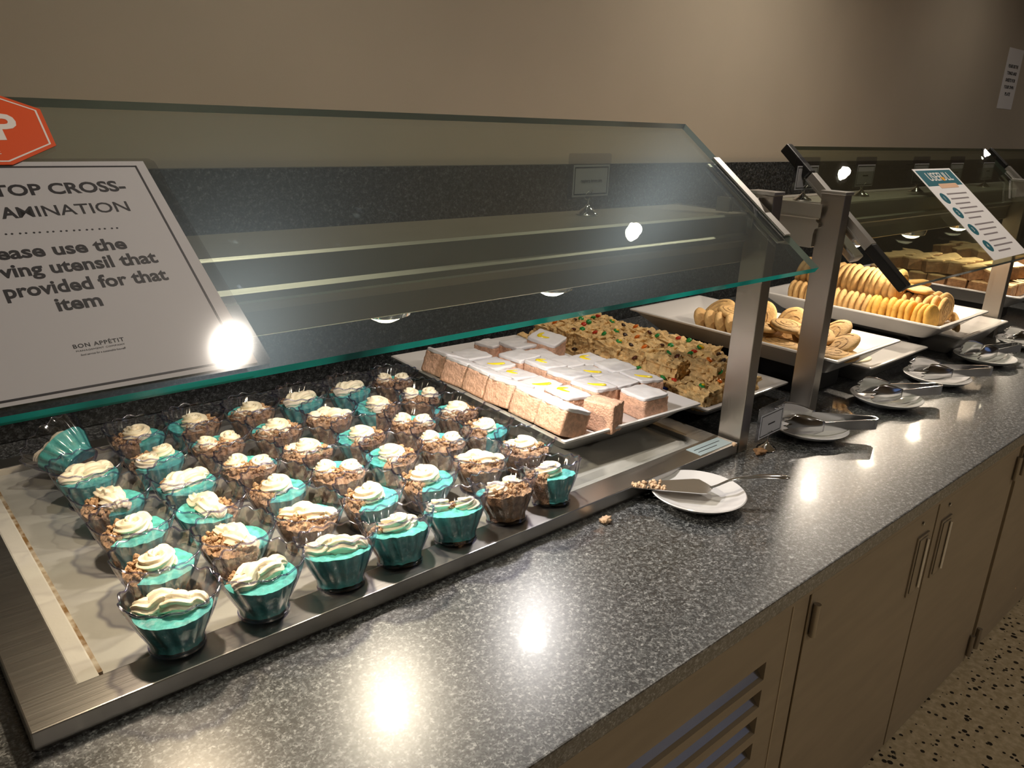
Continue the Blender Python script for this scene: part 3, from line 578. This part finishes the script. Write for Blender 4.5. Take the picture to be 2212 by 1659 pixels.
cr.build('stuck_crumbs', M['crumbs'], sv, True)['kind'] = 'stuff'
def tongs(x, y, rz, label, spread=.030, roll_=0):
    t = thing('serving_tongs', label, 'tongs', (x, y, .8604), rz, 'steel serving tongs on saucers')
    Lh = .165
    # bent strip: U at +x end, both arms running to -x
    cen = []
    for k in range(9): a = -PI/2+PI*k/8; cen.append((Lh-.010+.010*math.cos(a)+.0, .010*math.sin(a)))
    lowp = [(.055+(Lh-.065)*q/6, -(.008+spread*(1-q/6)**1.0*.6)) for q in range(7)]; lowp[-1] = (Lh-.010, -.010)
    path = lowp + cen[1:-1] + [(a, -b) for a, b in reversed(lowp)]
    def strip(pts, z0, z1, th=.0010, mb=None):
        mb = mb or MB(); n = len(pts); vs = []
        for i, (a, b) in enumerate(pts):
            p = Vector(pts[max(0, i-1)]); q = Vector(pts[min(n-1, i+1)]); tt = (q-p).normalized(); nn = Vector((-tt.y, tt.x))*th
            zz0 = z0(a) if callable(z0) else z0; zz1 = z1(a) if callable(z1) else z1
            vs += [(a-nn.x, b-nn.y, zz0), (a+nn.x, b+nn.y, zz0), (a+nn.x, b+nn.y, zz1), (a-nn.x, b-nn.y, zz1)]
        fs = [(i*4+k, i*4+(k+1) % 4, (i+1)*4+(k+1) % 4, (i+1)*4+k) for i in range(n-1) for k in range(4)] + [(3, 2, 1, 0), tuple((n-1)*4+k for k in range(4))]
        return mb.add(vs, fs)
    strip(path, lambda a: .0200, lambda a: .0200+.016+.004*min(1, max(0, (a-.06)/.1))).build('handle_strip', M['tongs'], t, True, angle=40)
    for s in (-1, 1):
        # scalloped paddle: a cupped plate with lobes round its end
        y0 = s*(.008+spread*.6); nu, nv = 14, 10; vs = []
        for i in range(nu+1):
            u = i/nu; half = .0095 + .0135*math.sin(min(1, u*1.25)*PI/2) - (.010*(max(0, u-.75)/.25)**2)
            for j in range(nv+1):
                v_ = -1+2*j/nv; e = .006*math.cos(v_*PI*3)*max(0, u-.8)/.2
                a = .060-.070*u-e; cup = .006*(1-v_*v_)*math.sin(u*PI)
                zc = .0285+.0*u
                zz = zc + v_*half; zz = max(.0195 if abs(a) > .0 else .019, zz) if False else zz
                vs.append((a, y0+s*(cup+.006*u)+.0, max(.0135+.002*0, zz)))
        fs = [(i*(nv+1)+j, (i+1)*(nv+1)+j, (i+1)*(nv+1)+j+1, i*(nv+1)+j+1) for i in range(nu) for j in range(nv)]
        o = MB().add(vs, fs).build('paddle', M['tongs'], t, True, angle=180)
        sd = o.modifiers.new('thick', 'SOLIDIFY'); sd.thickness = .001
    return t
az = -math.radians(33)
tg = [(1.300, .672, 'steel serving tongs on the saucer just right of the small card holder', -44, .034), (1.600, .655, 'steel serving tongs on the third saucer from the viewer', -32, .022),
      (1.855, .655, 'steel serving tongs on the fourth saucer, handle pointing to the front edge', -40, .028), (2.130, .640, 'steel serving tongs on the fifth saucer from the viewer', -20, .020), (2.400, .635, 'steel serving tongs on the farthest saucer at the right edge', -50, .025)]
for x, y, lb, a, s_ in tg: tongs(x, y, math.radians(a), lb, s_)
# loose crumbs of cake on counter and rim
for k, (x, y, z, r, lb, mm) in enumerate(((.776, .647, .8604, .008, 'small broken crumb of pink cake lying on the granite left of the nearest saucer', 'crumbs'), (1.118, .664, wt, .004, 'tiny pale crumb on the front edge of the steel rim by the sticker', 'crumbs'),
        (.548, .672+.02, wt, .007, 'brown cookie crumb on the steel rim between two front-row cups', 'crumb'), (1.178, .648, .8604, .010, 'brown crumb of cookie on the granite at the foot of the first post', 'brownie'))):
    mb = MB()
    if r >= .007:
        vs, fs = lump(r, k+3, 3, .5, 2.5, 1.2, .9, .55); mb.add(vs, fs, 0, T(0, 0, r*.42))
    else:
        vs, fs = lump(r, k+3, 2, .4); mb.add(vs, fs, 0, T(0, 0, r*.8))
    o = mb.build('cake_crumb', M[mm], None, True, angle=180); o.location = (x, y, z); tag(o, lb, 'crumb')
# ------------------------------------------------------------------ dessert cups
CH = .061
def cprof(z):                                                   # outer radius of the cup at height z
    P = [(0, .0265), (.004, .0272), (.010, .0262), (.020, .0312), (.032, .0368), (.042, .0408), (.050, .0438), (.057, .0462), (.061, .0468)]
    for (a, ra), (b, rb) in zip(P, P[1:]):
        if z <= b: return ra+(rb-ra)*(z-a)/(b-a)
    return P[-1][1]
def cfn(sc=1):
    def fn(r, z, a):
        g = 1 + .034*math.cos(14*a + z*45)*min(1, max(0, (z-.006)/.008))*min(1, max(0, (.062-z)/.02))
        t = max(0, (z-.046)/.015)
        rr = r*g + .0010*t*math.cos(14*a + 2.7); return rr, z + .0016*t*t*math.cos(14*a + 2.7)
    return fn
zs = [.0035, .008, .012, .018, .024, .030, .036, .041, .046, .050, .054, .0575, .061]
def cup_shell():
    m = MB(); m.lathe([(cprof(z), z) for z in zs], 110, cfn())
    return m
def top_h(x, y, seed, kind):
    p = Vector((x*60, y*60, seed))
    if kind == 'mousse': return .0025*noise.fractal(p*.9, 1, 2, 3) + .0022*abs(noise.noise(p*2.2))
    return .0045*noise.fractal(p*1.3, .8, 2, 5) + .0014*noise.cell(p*7)
def body(side, seed, kind, cut, level):
    """half filling of a cup: side=+1 or -1 of local x, with its rough top and the wall seen through the plastic"""
    m = MB(); nr, na = 12, 84; vs = []
    def sx(a): return cut*.0 + a
    a0, a1 = (-PI/2-cut, PI/2+cut) if side > 0 else (PI/2+cut, 3*PI/2-cut)
    ang = [a0+(a1-a0)*k/na for k in range(na+1)]
    for i in range(nr+1):
        q = i/nr
        for a in ang:
            R0 = cprof(level)*.94; x, y = R0*q*math.cos(a), R0*q*math.sin(a)
            vs.append((x, y, level + top_h(x, y, seed, kind)*(1 if q < .96 else .6) + (.007*(1-q) if kind == 'crumb' else 0)))
    lv = [level*.86, level*.6, level*.35, .012, .0045]
    for z in lv:
        for a in ang:
            ff = cfn()(cprof(z)*.955, z, a)[0]; vs.append((ff*math.cos(a), ff*math.sin(a), z + .0012*noise.noise(Vector((a*4, z*300, seed)))))
    n = na+1; rows = nr+1+len(lv)
    fs = [(i*n+k, (i+1)*n+k, (i+1)*n+k+1, i*n+k+1) for i in range(rows-1) for k in range(na)]
    c0 = len(vs); vs.append((0, 0, .0045)); fs += [((rows-1)*n+k, c0, (rows-1)*n+k+1) for k in range(na)]
    fs.append(tuple([c0]+[(rows-1-i)*n for i in range(rows-nr)] + [0])); fs.append(tuple([0]+[(nr+i)*n+na for i in range(rows-nr)]+[c0]))
    m.add(vs, fs)
    if kind == 'crumb':
        R0 = cprof(level)*.86
        for k in range(85):
            a = a0+(a1-a0)*rnd.random(); q = math.sqrt(rnd.uniform(.03, 1))*R0
            v2, f2_ = lump(rnd.uniform(.0010, .0030) if k % 9 else .0042, seed*7+k, 1, .45); m.add(v2, f2_, 0, T(q*math.cos(a), q*math.sin(a), level+.0040+.0045*(1-q/R0)+.003*rnd.random()))
    return m
def cream(kind, seed):
    m = MB(); z = .0435; R = random.Random(seed)
    def star(path, r0, lob=8, amp=.20, tw=5, tip=.15):
        m.sweep(path, lambda s: r0*(max(tip, math.sin(PI*min(1, max(0.02, s*.93+.07)))**.42)), lob, amp, tw, 40, flat=.78)
    if kind == 'log':
        star([(.003*math.sin(k*.5), -.034+.068*k/26, z+.001+.0030*math.sin(k/26*PI)+.0015*math.sin(k*.9)) for k in range(27)], .0140, 9, .15, 9)
    if kind == 'rosette':
        star([(.0130*math.cos(a)*(1-s*.75), .0130*math.sin(a)*(1-s*.75), z-.001+.009*s) for s, a in [(k/46, k/46*PI*3.6) for k in range(47)]], .0112, 8, .18, 12)
        star([(.004*math.sin(k*.5)-.002, .010+.022*k/14, z+.001+.001*k/14) for k in range(15)], .0095, 8, .18, 4)
    if kind == 'double':
        for s_ in (-1, 1):
            star([(.0085*math.cos(a*s_)*(1-s*.7), s_*.0185+.0085*math.sin(a*s_)*(1-s*.7), z-.001+.007*s) for s, a in [(k/36, k/36*PI*3.2) for k in range(37)]], .0100, 8, .18, 10)
    return m
CX = {}
def cup_kind(ck, level_c, seed, cut):
    t = bpy.data.objects.new('dessert_cup', None); t.empty_display_size = .02
    C.objects.link(t)
    if 'shell' not in CX:
        CX['shell'] = cup_shell(); 
    CX['shell'].build('cup_shell', M['cup'], t, True, angle=180, weld=True)
    path = []
    for k in range(132):
        a = 2*PI*k/132; r, z = cfn()(cprof(.061), .061, a); path.append((r*math.cos(a), r*math.sin(a), z))
    m = MB(); path += path[:1]; m.sweep(path, .0012, seg=6); m.build('cup_rim', M['cuprim'], t, True, angle=180)
    MB().lathe([(.0265, .0035), (.0278, .003), (.0278, .0006), (.026, 0), (.0001, 0)], 40).build('cup_base', M['cuprim'], t, True)
    body(1, seed, 'mousse', cut, .0405).build('mousse', M['mousse'], t, True, angle=60)
    body(-1, seed+5, 'crumb', cut, level_c).build('cookie_crumbs', M['crumb'], t, True, angle=60)
    cream(ck, seed).build('whipped_cream', M['cream'], t, True, angle=60)
    return t
KIND = {'A': cup_kind('log', .036, 1, .45), 'B': cup_kind('rosette', .037, 2, .15), 'C': cup_kind('rosette', .041, 3, -.35),
        'D': cup_kind('double', .040, 4, -.30), 'E': cup_kind('double', .036, 5, .2), 'F': cup_kind('log', .041, 6, -.25)}
desc = {'A': 'cream-log', 'B': 'tall cream-rosette', 'C': 'crumb-heavy rosette', 'D': 'crumb-heaped double-rosette', 'E': 'double-rosette', 'F': 'crumb-covered'}
used = set()
# direction on the picture that the teal side faces, as a world angle: R=-42, F=-132, L=138, B=48
DR = {'R': -42, 'F': -132, 'L': 138, 'B': 48, 'FR': -87, 'BR': 3, 'BL': 93, 'FL': -177}
ROWS = [  # y, [(x, kind, teal side, tilt, tilt azimuth)]
 (.706, [(.204, 'A', 'F'), (.296, 'A', 'FR'), (.389, 'A', 'F'), (.470, 'B', 'FR'), (.556, 'E', 'F'), (.643, 'D', 'BL'), (.728, 'B', 'R')]),
 (.820, [(.224, 'B', 'R'), (.312, 'F', 'BR'), (.405, 'F', 'B'), (.496, 'B', 'R'), (.587, 'B', 'R'), (.683, 'F', 'B'), (.774, 'C', 'B')]),
 (.915, [(.228, 'B', 'R'), (.317, 'A', 'FL'), (.411, 'B', 'R'), (.503, 'D', 'B'), (.592, 'C', 'L'), (.684, 'D', 'B'), (.772, 'C', 'R')]),
 (1.005, [(.229, 'A', 'BR'), (.323, 'A', 'FR'), (.412, 'D', 'B'), (.502, 'C', 'B'), (.595, 'C', 'L'), (.693, 'D', 'B'), (.784, 'C', 'BL')]),
 (1.107, [(.227, 'A', 'FR'), (.317, 'E', 'R'), (.408, 'D', 'BL'), (.503, 'C', 'BL'), (.595, 'F', 'B'), (.688, 'B', 'L'), (.779, 'E', 'B')]),
 (1.205, [(.232, 'A', 'FR'), (.323, 'B', 'BR'), (.409, 'C', 'L'), (.504, 'C', 'BL'), (.594, 'A', 'FR'), (.691, 'A', 'FR'), (.786, 'D', 'B')])]
rowname = ['the front row', 'the second row from front', 'the third row from front', 'the third row from back', 'the second row from back', 'the back row']
colname = ['leftmost', 'second from the left', 'third from the left', 'middle one', 'third from the right', 'second from the right', 'rightmost']
zp = wt-.0108
for ri, (y, row) in enumerate(ROWS):
    for ci, (x, kd, side) in enumerate(row):
        src = KIND[kd]
        if kd in used: o = copy_tree(src)
        else: o = src; used.add(kd)
        if ri == 5 and ci == 0: lb = 'tipped-over teal dessert cup leaning on the leftmost cups at the back'
        else: lb = '%s dessert cup, %s in %s' % (desc[kd], colname[ci], rowname[ri])
        o['label'] = lb; o['category'] = 'dessert cup'; o['group'] = 'dessert cups on the cold plate'
        rot = RZ(math.radians(DR[side] + rnd.uniform(-12, 12))); tl = T(x, y, zp+.0006)
        if ri == 0 and ci >= 2: tl = T(x, y+.004, zp+.0065) @ Matrix.Rotation(math.radians(15), 4, Vector((-1, .25, 0)))
        elif ri == 0: tl = T(x, y+.006, zp+.0118) @ Matrix.Rotation(math.radians(3), 4, Vector((-1, 0, 0)))
        if ri == 5 and ci == 0: tl = T(.236, 1.176, zp+.030) @ Matrix.Rotation(math.radians(60), 4, Vector((-.85, -.5, 0)))
        sc = 1.0 + rnd.uniform(-.01, .01)
        if ri == 5 and ci == 0: sc = 1
        o.matrix_world = tl @ rot @ Matrix.Scale(sc, 4)
# ------------------------------------------------------------------ cake squares
def grid_block(sx, sy, sz, n, amp, fr, seed, rnd_=.35, cell=0):
    """subdivided block with softened corners and a rough noisy surface"""
    bm = bmesh.new(); bmesh.ops.create_cube(bm, size=1); bmesh.ops.subdivide_edges(bm, edges=bm.edges, cuts=n, use_grid_fill=True); vs = []
    for v in bm.verts:
        p = v.co.copy()*2; k = (abs(p.x)**6+abs(p.y)**6+abs(p.z)**6)**(1/6); q = p/k if k > 0 else p; p = p.lerp(q, rnd_)
        P = Vector((p.x*sx/2, p.y*sy/2, p.z*sz/2)); nn = noise.fractal(P*fr + Vector((seed, seed*2, 0)), .8, 2, 4)
        d = Vector((p.x, p.y, p.z)).normalized(); k = amp*nn
        if cell: k += cell*(noise.cell(P*fr*1.8+Vector((seed, 0, seed)))-.3)
        if p.z < -.9: d = Vector((d.x, d.y, 0))
        vs.append(P+d*k)
    fs = [tuple(v.index for v in f.verts) for f in bm.faces]; bm.free(); return vs, fs
SQ = (.057, .064, .042)
def cake_kind(seed, frosted=True, driz=0):
    t = bpy.data.objects.new('cake_square', None); t.empty_display_size = .02; C.objects.link(t)
    vs, fs = grid_block(SQ[0], SQ[1], SQ[2], 12, .0012, 90, seed, .12, .0006); MB().add(vs, fs, 0, T(0, 0, SQ[2]/2)).build('cake', M['cake'], t, True, angle=180)
    if frosted:
        vs, fs = grid_block(SQ[0]+.001, SQ[1]+.001, .008, 12, .0016, 60, seed+9, .5); MB().add(vs, fs, 0, T(0, 0, SQ[2]+.0028)).build('frosting', M['frost'], t, True, angle=180)
    if driz:
        pts = [(.018*math.cos(k*.35+seed)*(1-k/16)+.006*math.sin(seed*3), .016*math.sin(k*.28+seed), SQ[2]+.0075) for k in range(10)]
        MB().sweep(pts, lambda s: .0036*(.4+math.sin(s*PI)), seg=8, flat=.5).build('lemon_drizzle', M['lemon'], t, True)
    return t
CK = [cake_kind(1, True, 1), cake_kind(2, True, 0), cake_kind(3, True, 1), cake_kind(4, True, 0), cake_kind(5, False)]
cells = []  # (x, y, zlift, kind, rot, label bits)
cx = [.838, .908, .968, 1.028, 1.087]; ry = [.800, .866, .932, .998, 1.064, 1.130, 1.196]
for r in range(6): cells.append((cx[0]-.005+.003*r, ry[r]+.006, 0, (1, 3, 1, 3, 3, 1)[r], .02*r, 0, r))
for r in (1, 2, 3, 4, 5): cells.append((cx[1]+.004*r*.6, ry[r], 0, (0, 2, 0, 2, 1)[r-1], -.02, 1, r))
for r in (1, 2, 3, 4): cells.append((cx[2]+.004*r*.6, ry[r]-.006, .001, (2, 1, 0, 3)[r-1], .05, 2, r))
for r in (0, 1, 2, 3, 4, 5): cells.append((cx[3]+.002*r, ry[r]-.003 - (.004 if r == 0 else 0), 0, (1, 3, 2, 1, 3, 1)[r], -.04, 3, r))
for r in (1, 2, 3): cells.append((cx[4]+.002*r, ry[r]-.012, 0, (2, 1, 0)[r-1], -.05, 4, r))
nice_c = ['the column along the left edge', 'the second column', 'the middle column', 'the fourth column', 'the right-hand column']
nice_r = ['frontmost in', 'second from the front in', 'third from the front in', 'fourth from the front in', 'fifth from the front in', 'rearmost in']
usedk = set()
def put_cake(k, Mx, label):
    src = CK[k]
    if k in usedk: o = copy_tree(src)
    else: o = src; usedk.add(k)
    o.matrix_world = Mx; o['label'] = label; o['category'] = 'cake'; o['group'] = 'cake squares on the front platter'
look = {0: 'frosted pink cake square with a lemon drizzle, ', 1: 'white-frosted pink cake square, ', 2: 'frosted cake square with yellow drizzle, ', 3: 'plain white-frosted cake square, '}
for (x, y, dz, k, rz, ci, r) in cells: put_cake(k, T(x+rnd.uniform(-.002, .002), y+rnd.uniform(-.002, .002), f1+.0008+dz+(.0095 if ci == 0 else 0)) @ RZ(rz-.06+rnd.uniform(-.07, .07)) @ RY(.34 if ci == 0 else rnd.uniform(-.05, .10)) @ RX(rnd.uniform(-.05, .05)) @ Matrix.Diagonal((.98, .98, rnd.uniform(.80, 1.04) if ci else .95, 1)), look[k] + nice_r[r] + ' ' + nice_c[ci])
put_cake(4, T(.912, .786, f1+.027) @ RZ(.25) @ RY(math.radians(90)) @ T(0, 0, -.015) @ Matrix.Scale(.86, 4), 'unfrosted peach cake piece lying on its side at the front left of the platter')
put_cake(0, T(1.088, 1.105, f1+.012) @ RZ(.35) @ RX(.14) @ RY(-.10), 'tall frosted cake square propped up on others at the back right of the platter')
put_cake(1, T(1.010, 1.185, f1+.001) @ RZ(.2) @ Matrix.Scale(.8, 4), 'small frosted cake square alone near the back edge of the platter')
# ------------------------------------------------------------------ candy cookie bars
cand = ['green', 'redc', 'blue', 'yellow', 'orangec', 'brownc', 'green', 'choc']
def bar_kind(seed):
    t = bpy.data.objects.new('cookie_bar', None); C.objects.link(t); t.empty_display_size = .02
    vs, fs = grid_block(.064, .064, .036, 16, .0055, 70, seed, .25, .0060); MB().add(vs, fs, 0, T(0, 0, .018)).build('bar', M['bar'], t, True, angle=28)
    R = random.Random(seed)
    for k in (0, 1, 3, 4):
        a = R.uniform(-.024, .024), R.uniform(-.024, .024); z = .0372
        if k == 4: a = (-.031, R.uniform(-.02, .02)); z = .022
        if k == 3: a = (R.uniform(-.02, .02), -.031); z = .020
        vs, fs = lump(.0066, 1, 2, 0); MB().add(vs, fs, 0, T(a[0], a[1], z+.001) @ RX(R.uniform(-.8, .8)) @ RY(R.uniform(-.8, .8)) @ Matrix.Diagonal((1, 1, .55, 1))).build('candy', M[cand[(k*3+seed) % len(cand)]], t, True, angle=180)
    return t
BK = [bar_kind(s) for s in (11, 12, 13, 14)]; ub = set(); bi = 0
def put_bar(x, y, z, rz, label, tiltx=0, k=None):
    global bi
    k = bi % 4 if k is None else k; bi += 1
    if k in ub: o = copy_tree(BK[k])
    else: o = BK[k]; ub.add(k)
    o.matrix_world = T(x, y, z) @ RZ(rz) @ RX(tiltx); o['label'] = label; o['category'] = 'cookie bar'; o['group'] = 'candy cookie bars'
rows_b = [.800, .863, .926, .989, 1.052, 1.115, 1.178, 1.236]; cols_b = [1.200, 1.262, 1.324, 1.386]
rn = ['front', 'second', 'third', 'fourth', 'fifth', 'sixth', 'seventh', 'rearmost']; cn = ['left side of the heap', 'left of centre in the heap', 'right of centre in the heap', 'right side of the heap']
for r, y in enumerate(rows_b):
    for c, x in enumerate(cols_b[:3] if r < 3 else cols_b):
        put_bar(x+rnd.uniform(-.003, .003), y+rnd.uniform(-.003, .003), f2+.0008, rnd.choice((0, PI/2, PI, -PI/2))+rnd.uniform(-.05, .05), 'candy cookie bar in the bottom layer, %s row, %s' % (rn[r], cn[c]))
for r, y in enumerate(rows_b[:7]):
    for c, x in enumerate(cols_b[:3]):
        if r == 0 and c != 1: continue
        put_bar(x+.012-.004*c+rnd.uniform(-.005, .005), y+.028+rnd.uniform(-.005, .005), f2+.0345, rnd.choice((0, PI/2, PI, -PI/2))+rnd.uniform(-.2, .2), 'candy cookie bar in the upper layer, %s row, %s' % (rn[r], cn[c]), rnd.uniform(-.08, .08))
# ------------------------------------------------------------------ cookies
def cookie_mesh(name, r, th, seed, m2, ov=1.0, swirl=None):
    prof = [(.0001, 0), (r*.80, 0), (r*.94, th*.15), (r, th*.45), (r*.95, th*.80), (r*.82, th), (r*.4, th*1.08), (.0001, th*1.1)]
    def fn(rr, z, a): k = 1+.03*noise.noise(Vector((math.cos(a)*2, math.sin(a)*2, seed))); return rr*k, z + .0012*noise.noise(Vector((rr*120*math.cos(a), rr*120*math.sin(a), seed+z*90)))
    mb = MB(); vs = []; seg = 36
    mb.lathe(prof, seg, fn); mb.v = [(x, y*ov, z) for x, y, z in mb.v]
    o = mb.build(name, m2, None, True, angle=180)
    if swirl:
        pts = [(r*(.78-.68*k/40)*math.cos(k*.36), ov*r*(.78-.68*k/40)*math.sin(k*.36), th*1.03+.001*k/40) for k in range(40)]
        MB().sweep(pts, .0017, seg=6, flat=.5).build('swirl_ridge', swirl, o, True)
    return o
CO = [cookie_mesh('oval_cookie', .051, .0125, 1, M['cookie'], .74, M['swirlc']), cookie_mesh('round_cookie', .034, .0125, 2, M['cookie']), cookie_mesh('round_cookie', .034, .0125, 5, M['cookie2']), cookie_mesh('round_cookie', .038, .0125, 7, M['cookie'], 1, M['swirlc'])]
uc = set()
def put_cookie(k, Mx, label, group):
    if k in uc: o = copy_tree(CO[k])
    else: o = CO[k]; uc.add(k)
    o.matrix_world = Mx; o['label'] = label; o['category'] = 'cookie'; o['group'] = group
G3 = 'flat cookies on the raised platter behind the posts'
# leaning row of small rounds at the back left of platter 3, then overlapping ovals toward the front right
for k in range(6): put_cookie(1, T(1.520+.003*k, 1.035-.026*k, f3+.029) @ RZ(.1) @ RX(math.radians(64)) @ Matrix.Scale(.85, 4), 'small round cookie leaning in the short row by the left rim, %s from rear' % ('first', 'second', 'third', 'fourth', 'fifth', 'sixth')[k], G3)
ov = [(1.575, .985, .0540, 20, 12, 'topmost oval cookie behind the first post'), (1.610, 1.045, .030, -10, 40, 'oval cookie leaning at the back of the raised platter'), (1.545, .900, .045, 60, 10, 'flat oval cookie hidden partly by the first post'), (1.580, .850, .050, 20, 8, 'large flat oval cookie lying between the two posts'),
      (1.655, .960, .030, 0, 55, 'oval cookie standing against the right rim, farther back'), (1.660, .880, .030, 10, 55, 'oval cookie standing against the right rim between the posts'), (1.530, .830, .014, 80, 0, 'oval cookie flat on the platter floor between the posts'), (1.600, .790, .040, -30, 18, 'oval cookie just left of the second post'),
      (1.555, .765, .016, 40, 4, 'oval cookie low on the floor at the front left'), (1.625, .820, .028, 30, 30, 'oval cookie tucked behind the front group'), (1.635, .770, .036, -35, 42, 'swirled oval cookie leaning at the front right of the group'), (1.600, .738, .022, -40, 30, 'swirled oval cookie in front of the leaning pair'), (1.560, .722, .012, -30, 5, 'oval cookie nearest the front rim of the raised platter'), (1.600, .91, .020, 15, 5, 'oval cookie at the bottom of the middle of the pile')]
for x, y, dz, rz, tl, lb in ov: put_cookie(0, T(x, y, f3+dz*.8) @ RZ(math.radians(rz)) @ RY(math.radians(-tl if tl > 25 else 0)) @ RX(math.radians(tl if tl <= 25 else 8)), lb, G3)
G4 = 'upright cookies in rows on the second raised platter'
ordn = ['nearest', 'second', 'third', 'fourth', 'fifth', 'sixth', 'seventh', 'eighth', 'ninth', 'tenth', 'eleventh', 'twelfth', 'thirteenth', 'fourteenth', 'fifteenth', 'sixteenth', 'seventeenth', 'eighteenth', 'nineteenth', 'twentieth', 'twenty-first', 'twenty-second', 'twenty-third', 'twenty-fourth']
def on(k): return 'nearest' if k == 0 else ordn[k] + ' from its near end'
for k in range(24):
    y = .722+.0158*k; put_cookie(2 if k < 10 else 1, T(2.022+rnd.uniform(-.002, .002), y, f4+.0338) @ RZ(rnd.uniform(-.12, .12)) @ RX(math.radians(90+rnd.uniform(-8, 6))), 'round cookie on edge in the lower left row, ' + on(k), G4)
for k in range(17):
    y = .830+.0160*k; put_cookie(3 if k == 0 else 1, T(2.060, y, f4+.0345+.054) @ RZ(rnd.uniform(-.1, .1)) @ RX(math.radians(98+rnd.uniform(-6, 6))) @ Matrix.Scale(1.24, 4), 'round cookie on edge in the upper row, ' + on(k), G4)
for k in range(20):
    y = .725+.0185*k; put_cookie(3 if k < 4 else 1, T(2.098+rnd.uniform(-.002, .002), y, f4+.0385) @ RZ(rnd.uniform(-.15, .1)) @ RX(math.radians(90+rnd.uniform(-8, 8))), 'round cookie on edge in the lower middle row, ' + on(k), G4)
for k in range(4):
    y = .745+.02*k; put_cookie(3, T(2.165, y, f4+.0385) @ RZ(-.2) @ RX(math.radians(84)), 'large pale cookie at the front right of the rows, ' + on(k), G4)
put_cookie(1, T(2.105, .79, f4+.078) @ RX(.1), 'round cookie lying flat on top of the front of the cookie rows', G4)
put_cookie(1, T(2.145, .81, f4+.083) @ RX(-.3) @ RY(.3), 'round cookie tilted on top of the cookie rows at the right', G4)
G4b = 'leftover cookies on the low far tray'
for k in range(3): put_cookie(1, T(2.200+.012*k, .722+.012*k, f4b+.030) @ RZ(.6) @ RX(math.radians(72)) @ Matrix.Scale(.8, 4), 'leftover cookie leaning on the low far tray, %s' % ('at its left corner', 'between two others', 'right one of three')[k], G4b)
# pale melted patch on tray 3b
vs = []; pts = [(1.722+.115*(.5+.5*math.cos(a))*(1+.12*math.sin(3*a)), .745+.10*(.5+.5*math.sin(a))*(1+.1*math.cos(4*a))) for a in [2*PI*k/36 for k in range(36)]]
o = slab(MB(), [(x-1.78, y-.79) for x, y in pts], 0, .004).build('butter_spread', pr('butter', (.78, .70, .46), .4, bump=.3, bscale=90), None, bevel=.0012); o.location = (1.78, .79, f3b+.0006)
tag(o, 'pale yellow smear of melted butter icing on the low white tray', 'spread')
# ------------------------------------------------------------------ blondies
def blond(seed):
    vs, fs = grid_block(.056, .056, .036, 8, .0015, 90, seed, .10, .0008); mb = MB().add(vs, fs)
    t = bpy.data.objects.new('blondie_square', None); C.objects.link(t); t.empty_display_size = .02
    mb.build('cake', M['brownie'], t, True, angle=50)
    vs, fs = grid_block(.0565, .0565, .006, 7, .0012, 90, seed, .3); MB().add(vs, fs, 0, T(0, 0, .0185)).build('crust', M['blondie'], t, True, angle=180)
    return t
BL = [blond(21), blond(22)]; ubl = set(); bn = 0
def put_bl(x, y, z, rz, tx, ty, lb, g):
    global bn
    k = bn % 2; bn += 1
    if k in ubl: o = copy_tree(BL[k])
    else: o = BL[k]; ubl.add(k)
    o.matrix_world = T(x, y, z) @ RZ(rz) @ RX(tx) @ RY(ty); o['label'] = lb; o['category'] = 'blondie'; o['group'] = g
cnn = ['left', 'middle', 'right']
for (px, fz, gname) in ((2.76, f5, 'second-to-last platter'), (3.18, f6, 'far right platter')):
    for lay in range(2):
        for c in range(3):
            for r in range(7 if lay == 0 else 6):
                put_bl(px-.072+.072*c, .765+.062*r+.03*lay, fz+.0285+.041*lay, PI/4+rnd.uniform(-.1, .1) if lay else rnd.uniform(-.1, .1), rnd.uniform(-.25, .1) if lay else 0, rnd.uniform(-.2, .2) if lay else 0,
                       'blondie square, %s layer on the %s, %s column, %s from front' % ('upper' if lay else 'lower', gname, cnn[c], ['first', 'second', 'third', 'fourth', 'fifth', 'sixth', 'seventh'][r]), 'blondies on the ' + gname)
for m_ in list(bpy.data.meshes):
    if m_.users == 0: bpy.data.meshes.remove(m_)
